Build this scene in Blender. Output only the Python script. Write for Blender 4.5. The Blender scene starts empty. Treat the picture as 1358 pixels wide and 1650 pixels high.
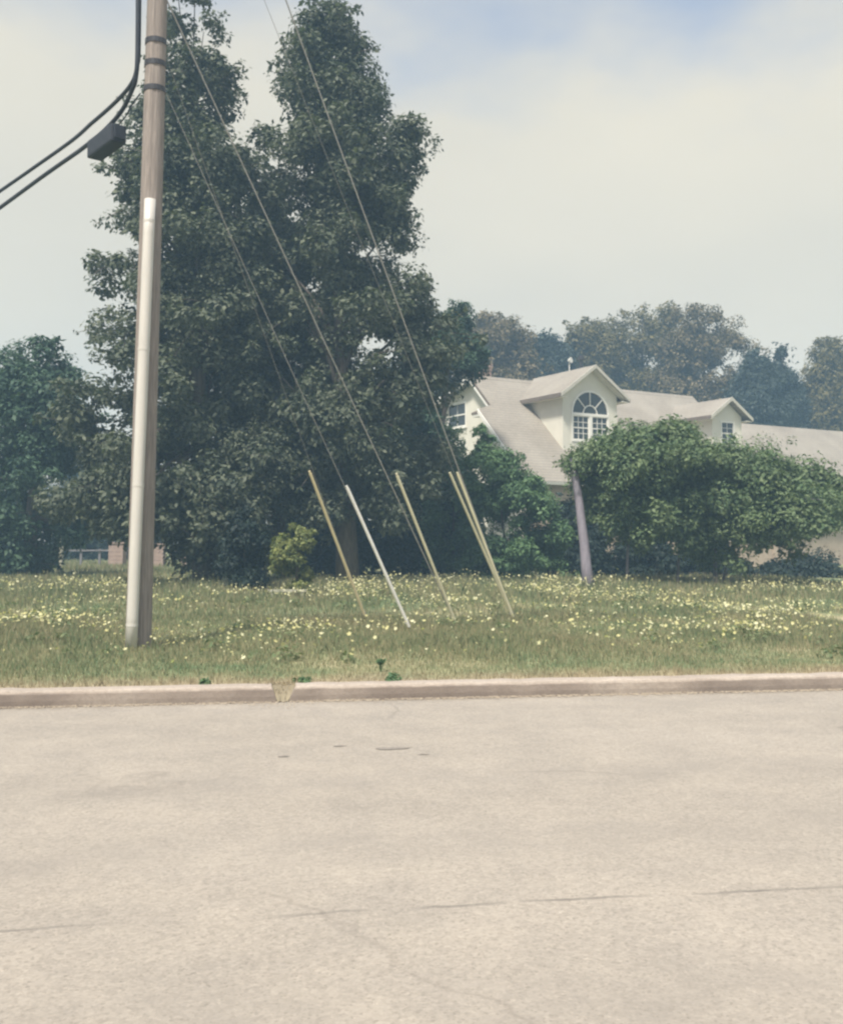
import bpy, bmesh, math
import numpy as np
from mathutils import Vector, Matrix
R = math.radians
SC = bpy.context.scene
COL = SC.collection

# ------------------------------------------------------------------ camera
F_PX, CX, CY, PITCH, EYE = 1734.0, 681.0, 707.0, R(5.7), 1.6
cam = bpy.data.cameras.new('camera')
cam.sensor_fit = 'HORIZONTAL'; cam.sensor_width = 36.0
cam.lens = 36.0 * F_PX / 1358.0
cam.shift_x = -2.0 / 1358.0
cam.shift_y = -118.0 / 1358.0
cam.clip_start = 0.1; cam.clip_end = 2000.0
camo = bpy.data.objects.new('camera', cam); COL.objects.link(camo)
camo.location = (0, 0, EYE); camo.rotation_euler = (math.pi / 2 + PITCH, 0, 0)
SC.camera = camo
cam.dof.use_dof = False

# ------------------------------------------------------------------ light
SUN_EL, SUN_AZ = 58.0, 208.0        # azimuth clockwise from +Y (north); the sun stands behind the camera, to its left
sd = Vector((math.sin(R(SUN_AZ)) * math.cos(R(SUN_EL)), math.cos(R(SUN_AZ)) * math.cos(R(SUN_EL)), math.sin(R(SUN_EL))))
sun = bpy.data.lights.new('sun', 'SUN'); sun.energy = 3.1; sun.angle = R(8); sun.color = (1.0, 0.94, 0.84)
suno = bpy.data.objects.new('sun', sun); COL.objects.link(suno)
suno.rotation_euler = sd.to_track_quat('Z', 'Y').to_euler(); suno.location = (0, 0, 60)

world = bpy.data.worlds.new('World'); SC.world = world; world.use_nodes = True
wt = world.node_tree; wt.nodes.clear()
def wn(t, **k):
    n = wt.nodes.new(t)
    for a, b in k.items(): setattr(n, a, b)
    return n
def wm(op, a, b=None, clamp=False):
    n = wn('ShaderNodeMath', operation=op, use_clamp=clamp)
    for i, v in enumerate((a, b)):
        if v is None: continue
        if isinstance(v, (int, float)): n.inputs[i].default_value = v
        else: wt.links.new(v, n.inputs[i])
    return n.outputs[0]
sky = wn('ShaderNodeTexSky', sky_type='NISHITA', sun_disc=False, sun_elevation=R(SUN_EL), sun_rotation=R(SUN_AZ))
sky.air_density = 1.0; sky.dust_density = 2.0; sky.ozone_density = 1.0
tc = wn('ShaderNodeTexCoord')
sep = wn('ShaderNodeSeparateXYZ'); wt.links.new(tc.outputs['Generated'], sep.inputs[0])
dz = wm('MAXIMUM', sep.outputs[2], 0.0)
den = wm('ADD', dz, 0.22)
cmb = wn('ShaderNodeCombineXYZ')
wt.links.new(wm('DIVIDE', sep.outputs[0], den), cmb.inputs[0])
wt.links.new(wm('DIVIDE', sep.outputs[1], den), cmb.inputs[1])
CLOUD_SEED = 7.2
cmb.inputs[2].default_value = CLOUD_SEED
nz = wn('ShaderNodeTexNoise'); nz.inputs['Scale'].default_value = 1.5; nz.inputs['Detail'].default_value = 5; nz.inputs['Roughness'].default_value = 0.5
wt.links.new(cmb.outputs[0], nz.inputs['Vector'])
# cloud cover: solid near the horizon, breaking up above about 20 degrees
cov = wm('SUBTRACT', 1.0, wm('MULTIPLY', dz, 1.75))
m0 = wm('ADD', nz.outputs[0], wm('SUBTRACT', cov, 0.50))
mask = wn('ShaderNodeMapRange', interpolation_type='SMOOTHSTEP'); mask.inputs['From Min'].default_value = 0.0; mask.inputs['From Max'].default_value = 0.30; mask.inputs['To Min'].default_value = 0.3
wt.links.new(m0, mask.inputs['Value'])
nz2 = wn('ShaderNodeTexNoise'); nz2.inputs['Scale'].default_value = 1.1; nz2.inputs['Detail'].default_value = 3
wt.links.new(cmb.outputs[0], nz2.inputs['Vector'])
crp = wn('ShaderNodeValToRGB')
crp.color_ramp.elements[0].position = 0.3; crp.color_ramp.elements[0].color = (0.86, 0.87, 0.86, 1)
crp.color_ramp.elements[1].position = 0.7; crp.color_ramp.elements[1].color = (1.0, 0.985, 0.93, 1)
wt.links.new(nz2.outputs[0], crp.inputs[0])
cl = wn('ShaderNodeMixRGB', blend_type='MULTIPLY'); cl.inputs[0].default_value = 1.0
wt.links.new(crp.outputs[0], cl.inputs[1]); cl.inputs[2].default_value = (4.25, 4.0, 3.5, 1)
mx = wn('ShaderNodeMixRGB'); wt.links.new(mask.outputs[0], mx.inputs[0]); wt.links.new(sky.outputs[0], mx.inputs[1]); wt.links.new(cl.outputs[0], mx.inputs[2])
bg = wn('ShaderNodeBackground'); bg.inputs[1].default_value = 0.10
wt.links.new(mx.outputs[0], bg.inputs[0])
wo = wn('ShaderNodeOutputWorld'); wt.links.new(bg.outputs[0], wo.inputs[0])

vs = SC.view_settings
SC.display_settings.display_device = 'sRGB'
vs.view_transform = 'Standard'; vs.look = 'None'; vs.exposure = 1.03; vs.gamma = 1.0; vs.use_curve_mapping = False
SC.cycles.use_denoising = True
SC.cycles.filter_width = 2.4
SC.cycles.max_bounces = 8; SC.cycles.transparent_max_bounces = 8; SC.cycles.volume_bounces = 1
SC.cycles.sample_clamp_indirect = 6

# ------------------------------------------------------------------ survey helpers: a bearing measured on the photograph and a distance give a place
cP, sP = math.cos(PITCH), math.sin(PITCH)
def ray(px, py):
    u = (px - CX) / F_PX; v = (CY - py) / F_PX
    return Vector((u, cP - v * sP, sP + v * cP))
def at(px, py, Y):
    d = ray(px, py); return Vector((0, 0, EYE)) + d * (Y / d.y)
def onz(px, py, z):
    d = ray(px, py); return Vector((0, 0, EYE)) + d * ((z - EYE) / d.z)

# the road runs slightly away to the east; s along the kerb, t away from the camera behind its front edge
KA = Vector((-3.72, 11.02, 0)); KB = Vector((4.14, 12.24, 0))
KD = (KB - KA).normalized(); KN = Vector((-KD.y, KD.x, 0))
def st(s, t, z=0.0): return KA + KD * s + KN * t + Vector((0, 0, z))
def to_st(x, y):
    return ((x - KA.x) * KD.x + (y - KA.y) * KD.y, (x - KA.x) * KN.x + (y - KA.y) * KN.y)
def hills(x, y):
    return 0.05 * np.sin(x * 0.7 + 1.3) * np.sin(y * 0.53) + 0.03 * np.sin(x * 1.9 + y * 1.1)
def gz(x, y):
    s, t = to_st(x, y)
    return 0.125 + 0.0135 * np.clip(t - 0.3, 0, 400) + hills(x, y) * np.clip((t - 0.6) / 4, 0, 1)

# ------------------------------------------------------------------ mesh helpers
def link(name, me, mat=None, parent=None):
    o = bpy.data.objects.new(name, me); COL.objects.link(o)
    if mat is not None: me.materials.append(mat)
    if parent is not None: o.parent = parent
    return o
def tag(o, label=None, cat=None, group=None, kind=None):
    if label: o['label'] = label
    if cat: o['category'] = cat
    if group: o['group'] = group
    if kind: o['kind'] = kind
    return o
def empty(name, loc=(0, 0, 0), rz=0.0):
    o = bpy.data.objects.new(name, None); COL.objects.link(o); o.location = loc; o.rotation_euler = (0, 0, rz); o.empty_display_size = 0.3
    return o
class MB:
    def __init__(s): s.v = []; s.f = []
    def add(s, v, f):
        b = len(s.v); s.v += [tuple(p) for p in v]; s.f += [tuple(i + b for i in q) for q in f]; return s
    def box(s, x0, x1, y0, y1, z0, z1):
        return s.add([(x0, y0, z0), (x1, y0, z0), (x1, y1, z0), (x0, y1, z0), (x0, y0, z1), (x1, y0, z1), (x1, y1, z1), (x0, y1, z1)],
                     [(3, 2, 1, 0), (4, 5, 6, 7), (0, 1, 5, 4), (1, 2, 6, 5), (2, 3, 7, 6), (3, 0, 4, 7)])
    def prism(s, poly, off):
        n = len(poly); off = Vector(off); P = [Vector(p) for p in poly]
        return s.add(P + [p + off for p in P], [tuple(range(n - 1, -1, -1)), tuple(range(n, 2 * n))] + [(i, (i + 1) % n, n + (i + 1) % n, n + i) for i in range(n)])
    def tube(s, pts, rad, n=8, cap=True):
        pts = [Vector(p) for p in pts]; m = len(pts)
        rad = [rad] * m if isinstance(rad, (int, float)) else rad
        vs_ = []; ref = None
        for i, p in enumerate(pts):
            d = (pts[min(i + 1, m - 1)] - pts[max(i - 1, 0)]).normalized()
            if ref is None: ref = d.orthogonal().normalized()
            ref = (ref - d * ref.dot(d)).normalized(); q = d.cross(ref)
            for k in range(n):
                a = 2 * math.pi * k / n
                vs_.append(p + (ref * math.cos(a) + q * math.sin(a)) * rad[i])
        fs = [(i * n + k, i * n + (k + 1) % n, (i + 1) * n + (k + 1) % n, (i + 1) * n + k) for i in range(m - 1) for k in range(n)]
        if cap: fs += [tuple(range(n - 1, -1, -1)), tuple((m - 1) * n + k for k in range(n))]
        return s.add(vs_, fs)
    def build(s, name, mat, parent=None, smooth=False, bevel=0):
        me = bpy.data.meshes.new(name); me.from_pydata(s.v, [], s.f)
        bm = bmesh.new(); bm.from_mesh(me); bmesh.ops.recalc_face_normals(bm, faces=bm.faces)
        if bevel: bmesh.ops.bevel(bm, geom=list(bm.edges), offset=bevel, segments=2, affect='EDGES', profile=0.5)
        bm.to_mesh(me); bm.free()
        if smooth: me.shade_smooth()
        return link(name, me, mat, parent)
def np_mesh(name, V, k, mat, parent=None):
    """V: (n, k, 3) array of n separate polygons of k corners"""
    n = V.shape[0]; me = bpy.data.meshes.new(name)
    me.vertices.add(n * k); me.vertices.foreach_set('co', V.reshape(-1).astype(np.float32))
    me.loops.add(n * k); me.loops.foreach_set('vertex_index', np.arange(n * k, dtype=np.int32))
    me.polygons.add(n); me.polygons.foreach_set('loop_start', np.arange(0, n * k, k, dtype=np.int32))
    me.update(calc_edges=True)
    return link(name, me, mat, parent)

# ------------------------------------------------------------------ materials
def mat(name):
    m = bpy.data.materials.new(name); m.use_nodes = True
    t = m.node_tree; return m, t, t.nodes['Principled BSDF']
def nd(t, ty, **k):
    n = t.nodes.new(ty)
    for a, b in k.items(): setattr(n, a, b)
    return n
def noise(t, scale, detail=4, rough=0.55, vec=None, coord='Object'):
    n = nd(t, 'ShaderNodeTexNoise'); n.inputs['Scale'].default_value = scale; n.inputs['Detail'].default_value = detail; n.inputs['Roughness'].default_value = rough
    if vec is None:
        vec = nd(t, 'ShaderNodeTexCoord').outputs[coord]
    t.links.new(vec, n.inputs['Vector']); return n.outputs[0]
def ramp(t, fac, *stops):
    r = nd(t, 'ShaderNodeValToRGB'); e = r.color_ramp.elements
    while len(e) < len(stops): e.new(0.5)
    for i, (p, c) in enumerate(stops): e[i].position = p; e[i].color = (*c, 1) if len(c) == 3 else c
    t.links.new(fac, r.inputs[0]); return r.outputs[0]
def mixc(t, fac, a, b, mode='MIX'):
    n = nd(t, 'ShaderNodeMixRGB', blend_type=mode)
    for i, v in enumerate((fac, a, b)):
        if isinstance(v, (int, float)): n.inputs[i].default_value = v
        elif isinstance(v, tuple): n.inputs[i].default_value = (*v, 1)
        else: t.links.new(v, n.inputs[i])
    return n.outputs[0]
def bump(t, b, h, strength=0.3, dist=0.02):
    n = nd(t, 'ShaderNodeBump'); n.inputs['Strength'].default_value = strength; n.inputs['Distance'].default_value = dist
    t.links.new(h, n.inputs['Height']); t.links.new(n.outputs[0], b.inputs['Normal'])
def scaled(t, sx, sy, sz, coord='Object'):
    m_ = nd(t, 'ShaderNodeMapping'); m_.inputs['Scale'].default_value = (sx, sy, sz)
    t.links.new(nd(t, 'ShaderNodeTexCoord').outputs[coord], m_.inputs[0]); return m_.outputs[0]

def along(t, near, far):
    dt = nd(t, 'ShaderNodeVectorMath', operation='DOT_PRODUCT'); t.links.new(nd(t, 'ShaderNodeTexCoord').outputs['Object'], dt.inputs[0])
    kn = Vector((-(12.24 - 11.02), 4.14 + 3.72, 0)).normalized(); dt.inputs[1].default_value = kn
    ad = nd(t, 'ShaderNodeMath', operation='MULTIPLY_ADD'); t.links.new(noise(t, 1.4, 4), ad.inputs[0]); ad.inputs[1].default_value = 1.4; t.links.new(dt.outputs['Value'], ad.inputs[2])
    q = nd(t, 'ShaderNodeMapRange', interpolation_type='SMOOTHSTEP'); t.links.new(ad.outputs[0], q.inputs['Value'])
    k0 = Vector((-3.72, 11.02, 0)).dot(kn) + 0.7
    q.inputs['From Min'].default_value = k0 + near; q.inputs['From Max'].default_value = k0 + far; q.inputs['To Min'].default_value = 1; q.inputs['To Max'].default_value = 0
    return q.outputs[0]
def plain(name, c1, c2, scale=6, rough=0.7, bmp=0.0, vec=None, spec=0.3):
    m, t, b = mat(name)
    v = scaled(t, *vec) if vec else None
    f = noise(t, scale, 5, 0.6, v)
    t.links.new(ramp(t, f, (0.3, c1), (0.7, c2)), b.inputs['Base Color'])
    b.inputs['Roughness'].default_value = rough; b.inputs['Specular IOR Level'].default_value = spec
    if bmp: bump(t, b, f, bmp)
    return m

def leafmat(name, dark, mid, pale, trans=0.25, patch=0.7):
    m, t, b = mat(name)
    isl = nd(t, 'ShaderNodeNewGeometry').outputs['Random Per Island']
    pn = noise(t, patch, 3)
    base = ramp(t, pn, (0.34, dark), (0.66, mid))
    tip = nd(t, 'ShaderNodeMapRange'); tip.inputs['From Min'].default_value = 0.35; tip.inputs['From Max'].default_value = 1.0; tip.inputs['To Max'].default_value = 0.75
    t.links.new(isl, tip.inputs['Value'])
    col = mixc(t, tip.outputs[0], base, pale)
    t.links.new(col, b.inputs['Base Color']); b.inputs['Roughness'].default_value = 0.6; b.inputs['Specular IOR Level'].default_value = 0.25
    tr = nd(t, 'ShaderNodeBsdfTranslucent'); t.links.new(mixc(t, 1.0, col, (1.1, 1.25, 0.6), 'MULTIPLY'), tr.inputs[0])
    ms = nd(t, 'ShaderNodeMixShader'); ms.inputs[0].default_value = trans
    t.links.new(b.outputs[0], ms.inputs[1]); t.links.new(tr.outputs[0], ms.inputs[2])
    t.links.new(ms.outputs[0], t.nodes['Material Output'].inputs['Surface'])
    return m

M = {}
M['oak'] = leafmat('oak leaves', (0.052, 0.068, 0.046), (0.097, 0.113, 0.073), (0.159, 0.171, 0.114), 0.2)
M['teal'] = leafmat('hedge leaves', (0.029, 0.060, 0.041), (0.052, 0.094, 0.054), (0.078, 0.130, 0.074), 0.2)
M['crape'] = leafmat('crape leaves', (0.073, 0.120, 0.056), (0.125, 0.168, 0.077), (0.191, 0.233, 0.112), 0.22, 0.9)
M['shrub'] = leafmat('shrub leaves', (0.064, 0.121, 0.059), (0.106, 0.182, 0.083), (0.168, 0.264, 0.116), 0.2, 0.9)
M['gold'] = leafmat('yellow green leaves', (0.078, 0.112, 0.042), (0.169, 0.188, 0.060), (0.286, 0.288, 0.096), 0.25, 1.6)
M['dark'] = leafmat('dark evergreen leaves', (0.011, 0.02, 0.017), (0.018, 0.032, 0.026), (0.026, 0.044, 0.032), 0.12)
M['far'] = leafmat('far leaves', (0.089, 0.079, 0.032), (0.144, 0.121, 0.048), (0.201, 0.164, 0.060), 0.2, 0.16)
M['far2'] = leafmat('far brown leaves', (0.108, 0.088, 0.050), (0.158, 0.124, 0.067), (0.205, 0.164, 0.084), 0.2, 0.16)
M['fardark'] = leafmat('far conifer leaves', (0.027, 0.041, 0.037), (0.043, 0.060, 0.051), (0.062, 0.079, 0.061), 0.15, 0.2)
M['bark'] = plain('bark', (0.07, 0.06, 0.05), (0.15, 0.125, 0.105), 5, 0.9, 0.6, (4, 4, 0.6))
M['crapebark'] = plain('smooth pale bark', (0.15, 0.135, 0.155), (0.22, 0.195, 0.22), 3, 0.7, 0.2, (4, 4, 0.7))
M['polewood'] = plain('weathered pole wood', (0.16, 0.135, 0.12), (0.33, 0.285, 0.25), 7, 0.85, 0.5, (9, 9, 0.35))
M['conduit'] = plain('pale conduit', (0.50, 0.475, 0.43), (0.57, 0.54, 0.49), 3, 0.4, 0, (3, 3, 0.4), 0.5)
M['fencewood'] = plain('greyed fence wood', (0.15, 0.145, 0.155), (0.22, 0.21, 0.22), 5, 0.8)
M['galv'] = plain('galvanised steel', (0.20, 0.195, 0.18), (0.30, 0.29, 0.26), 20, 0.45, 0, None, 0.5)
M['cable'] = plain('dark cable sheath', (0.02, 0.024, 0.032), (0.035, 0.04, 0.05), 8, 0.55)
M['guardy'] = plain('yellow plastic', (0.66, 0.55, 0.34), (0.74, 0.63, 0.4), 5, 0.5, 0, (3, 3, 1), 0.4)
M['guardp'] = plain('faded yellow plastic', (0.58, 0.53, 0.36), (0.66, 0.61, 0.43), 5, 0.5, 0, (3, 3, 1), 0.4)
M['guardw'] = plain('pale grey plastic', (0.62, 0.6, 0.55), (0.72, 0.7, 0.66), 5, 0.5, 0, (3, 3, 1), 0.4)
M['wall'] = plain('cream painted siding', (0.60, 0.575, 0.49), (0.68, 0.65, 0.56), 1.5, 0.75)
M['brick'] = plain('tan brick wall', (0.36, 0.29, 0.22), (0.46, 0.38, 0.3), 2.5, 0.85, 0.2)
M['trim'] = plain('white trim paint', (0.70, 0.68, 0.62), (0.78, 0.76, 0.7), 3, 0.5)
M['cream'] = plain('cream trim boards', (0.42, 0.40, 0.34), (0.50, 0.475, 0.41), 3, 0.6)
M['fascia'] = plain('brown fascia board', (0.13, 0.108, 0.09), (0.18, 0.15, 0.125), 4, 0.7)
M['pink'] = plain('pinkish brick', (0.28, 0.205, 0.175), (0.37, 0.28, 0.24), 5, 0.85, 0.2)
M['board'] = plain('pale weathered board', (0.36, 0.35, 0.27), (0.46, 0.44, 0.35), 4, 0.8, 0.2, (1, 8, 8))
M['vent'] = plain('dark vent metal', (0.035, 0.035, 0.04), (0.06, 0.06, 0.065), 5, 0.5)
M['tar'] = plain('tar', (0.18, 0.16, 0.14), (0.27, 0.24, 0.205), 14, 0.8, 0.3)
M['flower'] = leafmat('yellow petals', (0.50, 0.46, 0.20), (0.58, 0.54, 0.28), (0.76, 0.74, 0.54), 0.3)
m, t, b = mat('window glass'); b.inputs['Base Color'].default_value = (0.035, 0.045, 0.05, 1); b.inputs['Roughness'].default_value = 0.08
b.inputs['Specular IOR Level'].default_value = 0.5; M['glass'] = m

# roof shingles: fine course lines and mottled granules
m, t, b = mat('asphalt shingles')
wv = nd(t, 'ShaderNodeTexWave', wave_type='BANDS', bands_direction='Z', wave_profile='SAW'); wv.inputs['Scale'].default_value = 2.4; wv.inputs['Distortion'].default_value = 0.6; wv.inputs['Detail'].default_value = 2
t.links.new(nd(t, 'ShaderNodeTexCoord').outputs['Object'], wv.inputs['Vector'])
c1 = ramp(t, noise(t, 0.55, 5, 0.65), (0.3, (0.245, 0.218, 0.182)), (0.7, (0.33, 0.30, 0.255)))
c2 = ramp(t, noise(t, 9.0, 3, 0.6), (0.3, (0.85, 0.85, 0.85)), (0.7, (1.06, 1.05, 1.04)))
c3 = mixc(t, 1.0, c1, c2, 'MULTIPLY')
c4 = mixc(t, 1.0, c3, ramp(t, wv.outputs[0], (0.0, (0.76, 0.76, 0.76)), (0.4, (1.02, 1.02, 1.02))), 'MULTIPLY')
t.links.new(c4, b.inputs['Base Color']); b.inputs['Roughness'].default_value = 0.9; M['roof'] = m

# worn road
KA_ = Vector((-3.72, 11.02, 0)); KN_ = Vector((-(12.24 - 11.02), 4.14 + 3.72, 0)).normalized()
m, t, b = mat('worn road')
big = noise(t, 0.22, 4, 0.6, scaled(t, 0.6, 1.4, 1)); mid = noise(t, 1.7, 6, 0.65); fine = noise(t, 55, 3, 0.7)
vor = nd(t, 'ShaderNodeTexVoronoi'); vor.inputs['Scale'].default_value = 42; t.links.new(nd(t, 'ShaderNodeTexCoord').outputs['Object'], vor.inputs['Vector'])
c = ramp(t, big, (0.3, (0.305, 0.272, 0.228)), (0.7, (0.36, 0.322, 0.272)))
c = mixc(t, 1.0, c, ramp(t, mid, (0.28, (0.86, 0.86, 0.87)), (0.72, (1.07, 1.06, 1.05))), 'MULTIPLY')
c = mixc(t, 1.0, c, ramp(t, fine, (0.3, (0.90, 0.90, 0.90)), (0.7, (1.09, 1.085, 1.08))), 'MULTIPLY')
c = mixc(t, 0.35, c, mixc(t, 1.0, c, ramp(t, vor.outputs['Color'], (0.0, (0.62, 0.62, 0.62)), (0.85, (1.2, 1.2, 1.2))), 'MULTIPLY'))
wob = nd(t, 'ShaderNodeMixRGB', blend_type='LINEAR_LIGHT'); wob.inputs[0].default_value = 0.35
t.links.new(nd(t, 'ShaderNodeTexCoord').outputs['Object'], wob.inputs[1])
nw = nd(t, 'ShaderNodeTexNoise'); nw.inputs['Scale'].default_value = 1.1; nw.inputs['Detail'].default_value = 6; t.links.new(nd(t, 'ShaderNodeTexCoord').outputs['Object'], nw.inputs['Vector'])
t.links.new(nw.outputs['Color'], wob.inputs[2])
ve = nd(t, 'ShaderNodeTexVoronoi', feature='DISTANCE_TO_EDGE'); ve.inputs['Scale'].default_value = 0.22; t.links.new(wob.outputs[0], ve.inputs['Vector'])
crk = ramp(t, ve.outputs['Distance'], (0.0, (1, 1, 1)), (0.0045, (0, 0, 0)))
gate = ramp(t, noise(t, 0.35, 2), (0.5, (0, 0, 0)), (0.6, (0.5, 0.5, 0.5)))
c = mixc(t, mixc(t, 1.0, crk, gate, 'MULTIPLY'), c, (0.15, 0.13, 0.11))
agg = nd(t, 'ShaderNodeTexVoronoi'); agg.inputs['Scale'].default_value = 95; t.links.new(nd(t, 'ShaderNodeTexCoord').outputs['Object'], agg.inputs['Vector'])
c = mixc(t, 0.5, c, mixc(t, 1.0, c, ramp(t, agg.outputs['Color'], (0.08, (0.5, 0.49, 0.48)), (0.3, (1, 1, 1)), (0.8, (1.0, 1.0, 1.0)), (0.95, (1.35, 1.33, 1.3))), 'MULTIPLY'))
# distance across the road, wandering a little: wheel paths and a sealed lengthwise seam
dt = nd(t, 'ShaderNodeVectorMath', operation='DOT_PRODUCT'); t.links.new(nd(t, 'ShaderNodeTexCoord').outputs['Object'], dt.inputs[0]); dt.inputs[1].default_value = KN_
ad = nd(t, 'ShaderNodeMath', operation='MULTIPLY_ADD'); t.links.new(noise(t, 0.8, 4), ad.inputs[0]); ad.inputs[1].default_value = 0.22; t.links.new(dt.outputs['Value'], ad.inputs[2])
def band(center, w0, w1):
    q = nd(t, 'ShaderNodeMath', operation='SUBTRACT'); t.links.new(ad.outputs[0], q.inputs[0]); q.inputs[1].default_value = center
    q2 = nd(t, 'ShaderNodeMath', operation='ABSOLUTE'); t.links.new(q.outputs[0], q2.inputs[0])
    q3 = nd(t, 'ShaderNodeMapRange', interpolation_type='SMOOTHSTEP'); t.links.new(q2.outputs[0], q3.inputs['Value'])
    q3.inputs['From Min'].default_value = w0; q3.inputs['From Max'].default_value = w1; q3.inputs['To Min'].default_value = 1; q3.inputs['To Max'].default_value = 0
    return q3.outputs[0]
T0 = KA_.dot(KN_) + 0.11
strk = ramp(t, noise(t, 2.2, 5, 0.7), (0.35, (0, 0, 0)), (0.7, (0.55, 0.55, 0.55)))
for cen in (-3.9, -5.5, -7.6):
    c = mixc(t, mixc(t, 1.0, band(T0 + cen, 0.05, 0.5), strk, 'MULTIPLY'), c, (0.245, 0.22, 0.19))
c = mixc(t, mixc(t, 1.0, band(T0 - 6.55, 0.008, 0.022), ramp(t, noise(t, 0.9, 3), (0.42, (0, 0, 0)), (0.55, (0.75, 0.75, 0.75))), 'MULTIPLY'), c, (0.11, 0.1, 0.09))
t.links.new(c, b.inputs['Base Color']); b.inputs['Roughness'].default_value = 0.85; b.inputs['Specular IOR Level'].default_value = 0.25
bump(t, b, fine, 0.5, 0.006); M['road'] = m

m, t, b = mat('kerb concrete')
c = ramp(t, noise(t, 1.2, 6, 0.65), (0.3, (0.33, 0.275, 0.225)), (0.7, (0.43, 0.37, 0.31)))
c = mixc(t, 1.0, c, ramp(t, noise(t, 26, 4, 0.7), (0.3, (0.78, 0.77, 0.76)), (0.7, (1.12, 1.12, 1.12))), 'MULTIPLY')
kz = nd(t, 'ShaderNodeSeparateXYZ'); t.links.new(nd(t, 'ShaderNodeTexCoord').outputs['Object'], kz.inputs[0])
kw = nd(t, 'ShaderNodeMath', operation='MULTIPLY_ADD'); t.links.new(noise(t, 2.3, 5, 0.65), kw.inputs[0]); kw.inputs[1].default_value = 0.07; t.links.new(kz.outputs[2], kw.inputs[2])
face_shade = ramp(t, kw.outputs[0], (0.055, (0.85, 0.85, 0.85)), (0.15, (0.8, 0.8, 0.8)), (0.172, (0.0, 0.0, 0.0)))  # shade of the kerb's front face painted into the colour, ending at the top
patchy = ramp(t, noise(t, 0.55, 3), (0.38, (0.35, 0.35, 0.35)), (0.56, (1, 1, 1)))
c = mixc(t, mixc(t, 1.0, face_shade, patchy, 'MULTIPLY'), c, mixc(t, noise(t, 7, 4), (0.125, 0.095, 0.077), (0.20, 0.16, 0.13)))
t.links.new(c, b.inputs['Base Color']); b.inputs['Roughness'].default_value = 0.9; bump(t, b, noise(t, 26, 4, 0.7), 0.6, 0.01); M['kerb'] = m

GR_DRY, GR_OLV, GR_GRN = (0.40, 0.345, 0.215), (0.27, 0.265, 0.145), (0.14, 0.20, 0.10)
m, t, b = mat('lawn soil and thatch')
f = mixc(t, 0.5, noise(t, 0.35, 4), noise(t, 1.6, 5, 0.65))
c = ramp(t, f, (0.38, GR_GRN), (0.52, GR_OLV), (0.66, GR_DRY))
c = mixc(t, mixc(t, 1.0, along(t, 0.3, 1.3), (0.8, 0.8, 0.8), 'MULTIPLY'), c, (0.38, 0.30, 0.20))
c = mixc(t, 1.0, c, ramp(t, noise(t, 18, 4, 0.7), (0.3, (0.6, 0.6, 0.6)), (0.7, (1.15, 1.15, 1.15))), 'MULTIPLY')
t.links.new(c, b.inputs['Base Color']); b.inputs['Roughness'].default_value = 1.0; b.inputs['Specular IOR Level'].default_value = 0.1; M['lawn'] = m
m, t, b = mat('grass blades')
f = mixc(t, 0.5, noise(t, 0.35, 4), noise(t, 1.6, 5, 0.65))
isl = nd(t, 'ShaderNodeNewGeometry').outputs['Random Per Island']
fm = mixc(t, 0.35, f, isl)
c = ramp(t, fm, (0.32, GR_GRN), (0.52, GR_OLV), (0.74, (0.44, 0.37, 0.235)))
c = mixc(t, mixc(t, 1.0, along(t, 0.3, 1.3), (0.75, 0.75, 0.75), 'MULTIPLY'), c, (0.40, 0.315, 0.21))
t.links.new(c, b.inputs['Base Color']); b.inputs['Roughness'].default_value = 0.7; b.inputs['Specular IOR Level'].default_value = 0.2
tr = nd(t, 'ShaderNodeBsdfTranslucent'); t.links.new(c, tr.inputs[0])
ms = nd(t, 'ShaderNodeMixShader'); ms.inputs[0].default_value = 0.3; t.links.new(b.outputs[0], ms.inputs[1]); t.links.new(tr.outputs[0], ms.inputs[2])
t.links.new(ms.outputs[0], t.nodes['Material Output'].inputs['Surface']); M['blade'] = m

# ------------------------------------------------------------------ ground, road, kerb
xs = np.concatenate([np.linspace(-120, -22, 26), np.linspace(-21, 24, 150), np.linspace(26, 120, 24)])
ts = np.concatenate([np.linspace(0.22, 30, 130), np.linspace(31, 130, 40)])
V = []
for tt in ts:
    for ss in xs:
        p = st(ss + 4, tt); V.append((p.x, p.y, float(gz(p.x, p.y))))
nx = len(xs)
Fc = [(j * nx + i, j * nx + i + 1, (j + 1) * nx + i + 1, (j + 1) * nx + i) for j in range(len(ts) - 1) for i in range(nx - 1)]
me = bpy.data.meshes.new('lawn'); me.from_pydata(V, [], Fc); me.shade_smooth()
tag(link('lawn', me, M['lawn']), kind='structure')
me = bpy.data.meshes.new('ground'); me.from_pydata([st(-125, -40, -0.03), st(130, -40, -0.03), st(130, 0.3, -0.03), st(-125, 0.3, -0.03)], [], [(0, 1, 2, 3)])
tag(link('ground', me, M['lawn']), kind='structure')
rs = np.linspace(-118, 124, 120); rt = np.linspace(-13, 0.12, 24)
me = bpy.data.meshes.new('road')
me.from_pydata([tuple(st(a, q, 0.0 + 0.02 * math.cos((q + 6) / 7 * 1.5) - 0.02)) for q in rt for a in rs], [],
               [(j * 120 + i, j * 120 + i + 1, (j + 1) * 120 + i + 1, (j + 1) * 120 + i) for j in range(23) for i in range(119)])
me.shade_smooth(); tag(link('road', me, M['road']), kind='structure')

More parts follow.
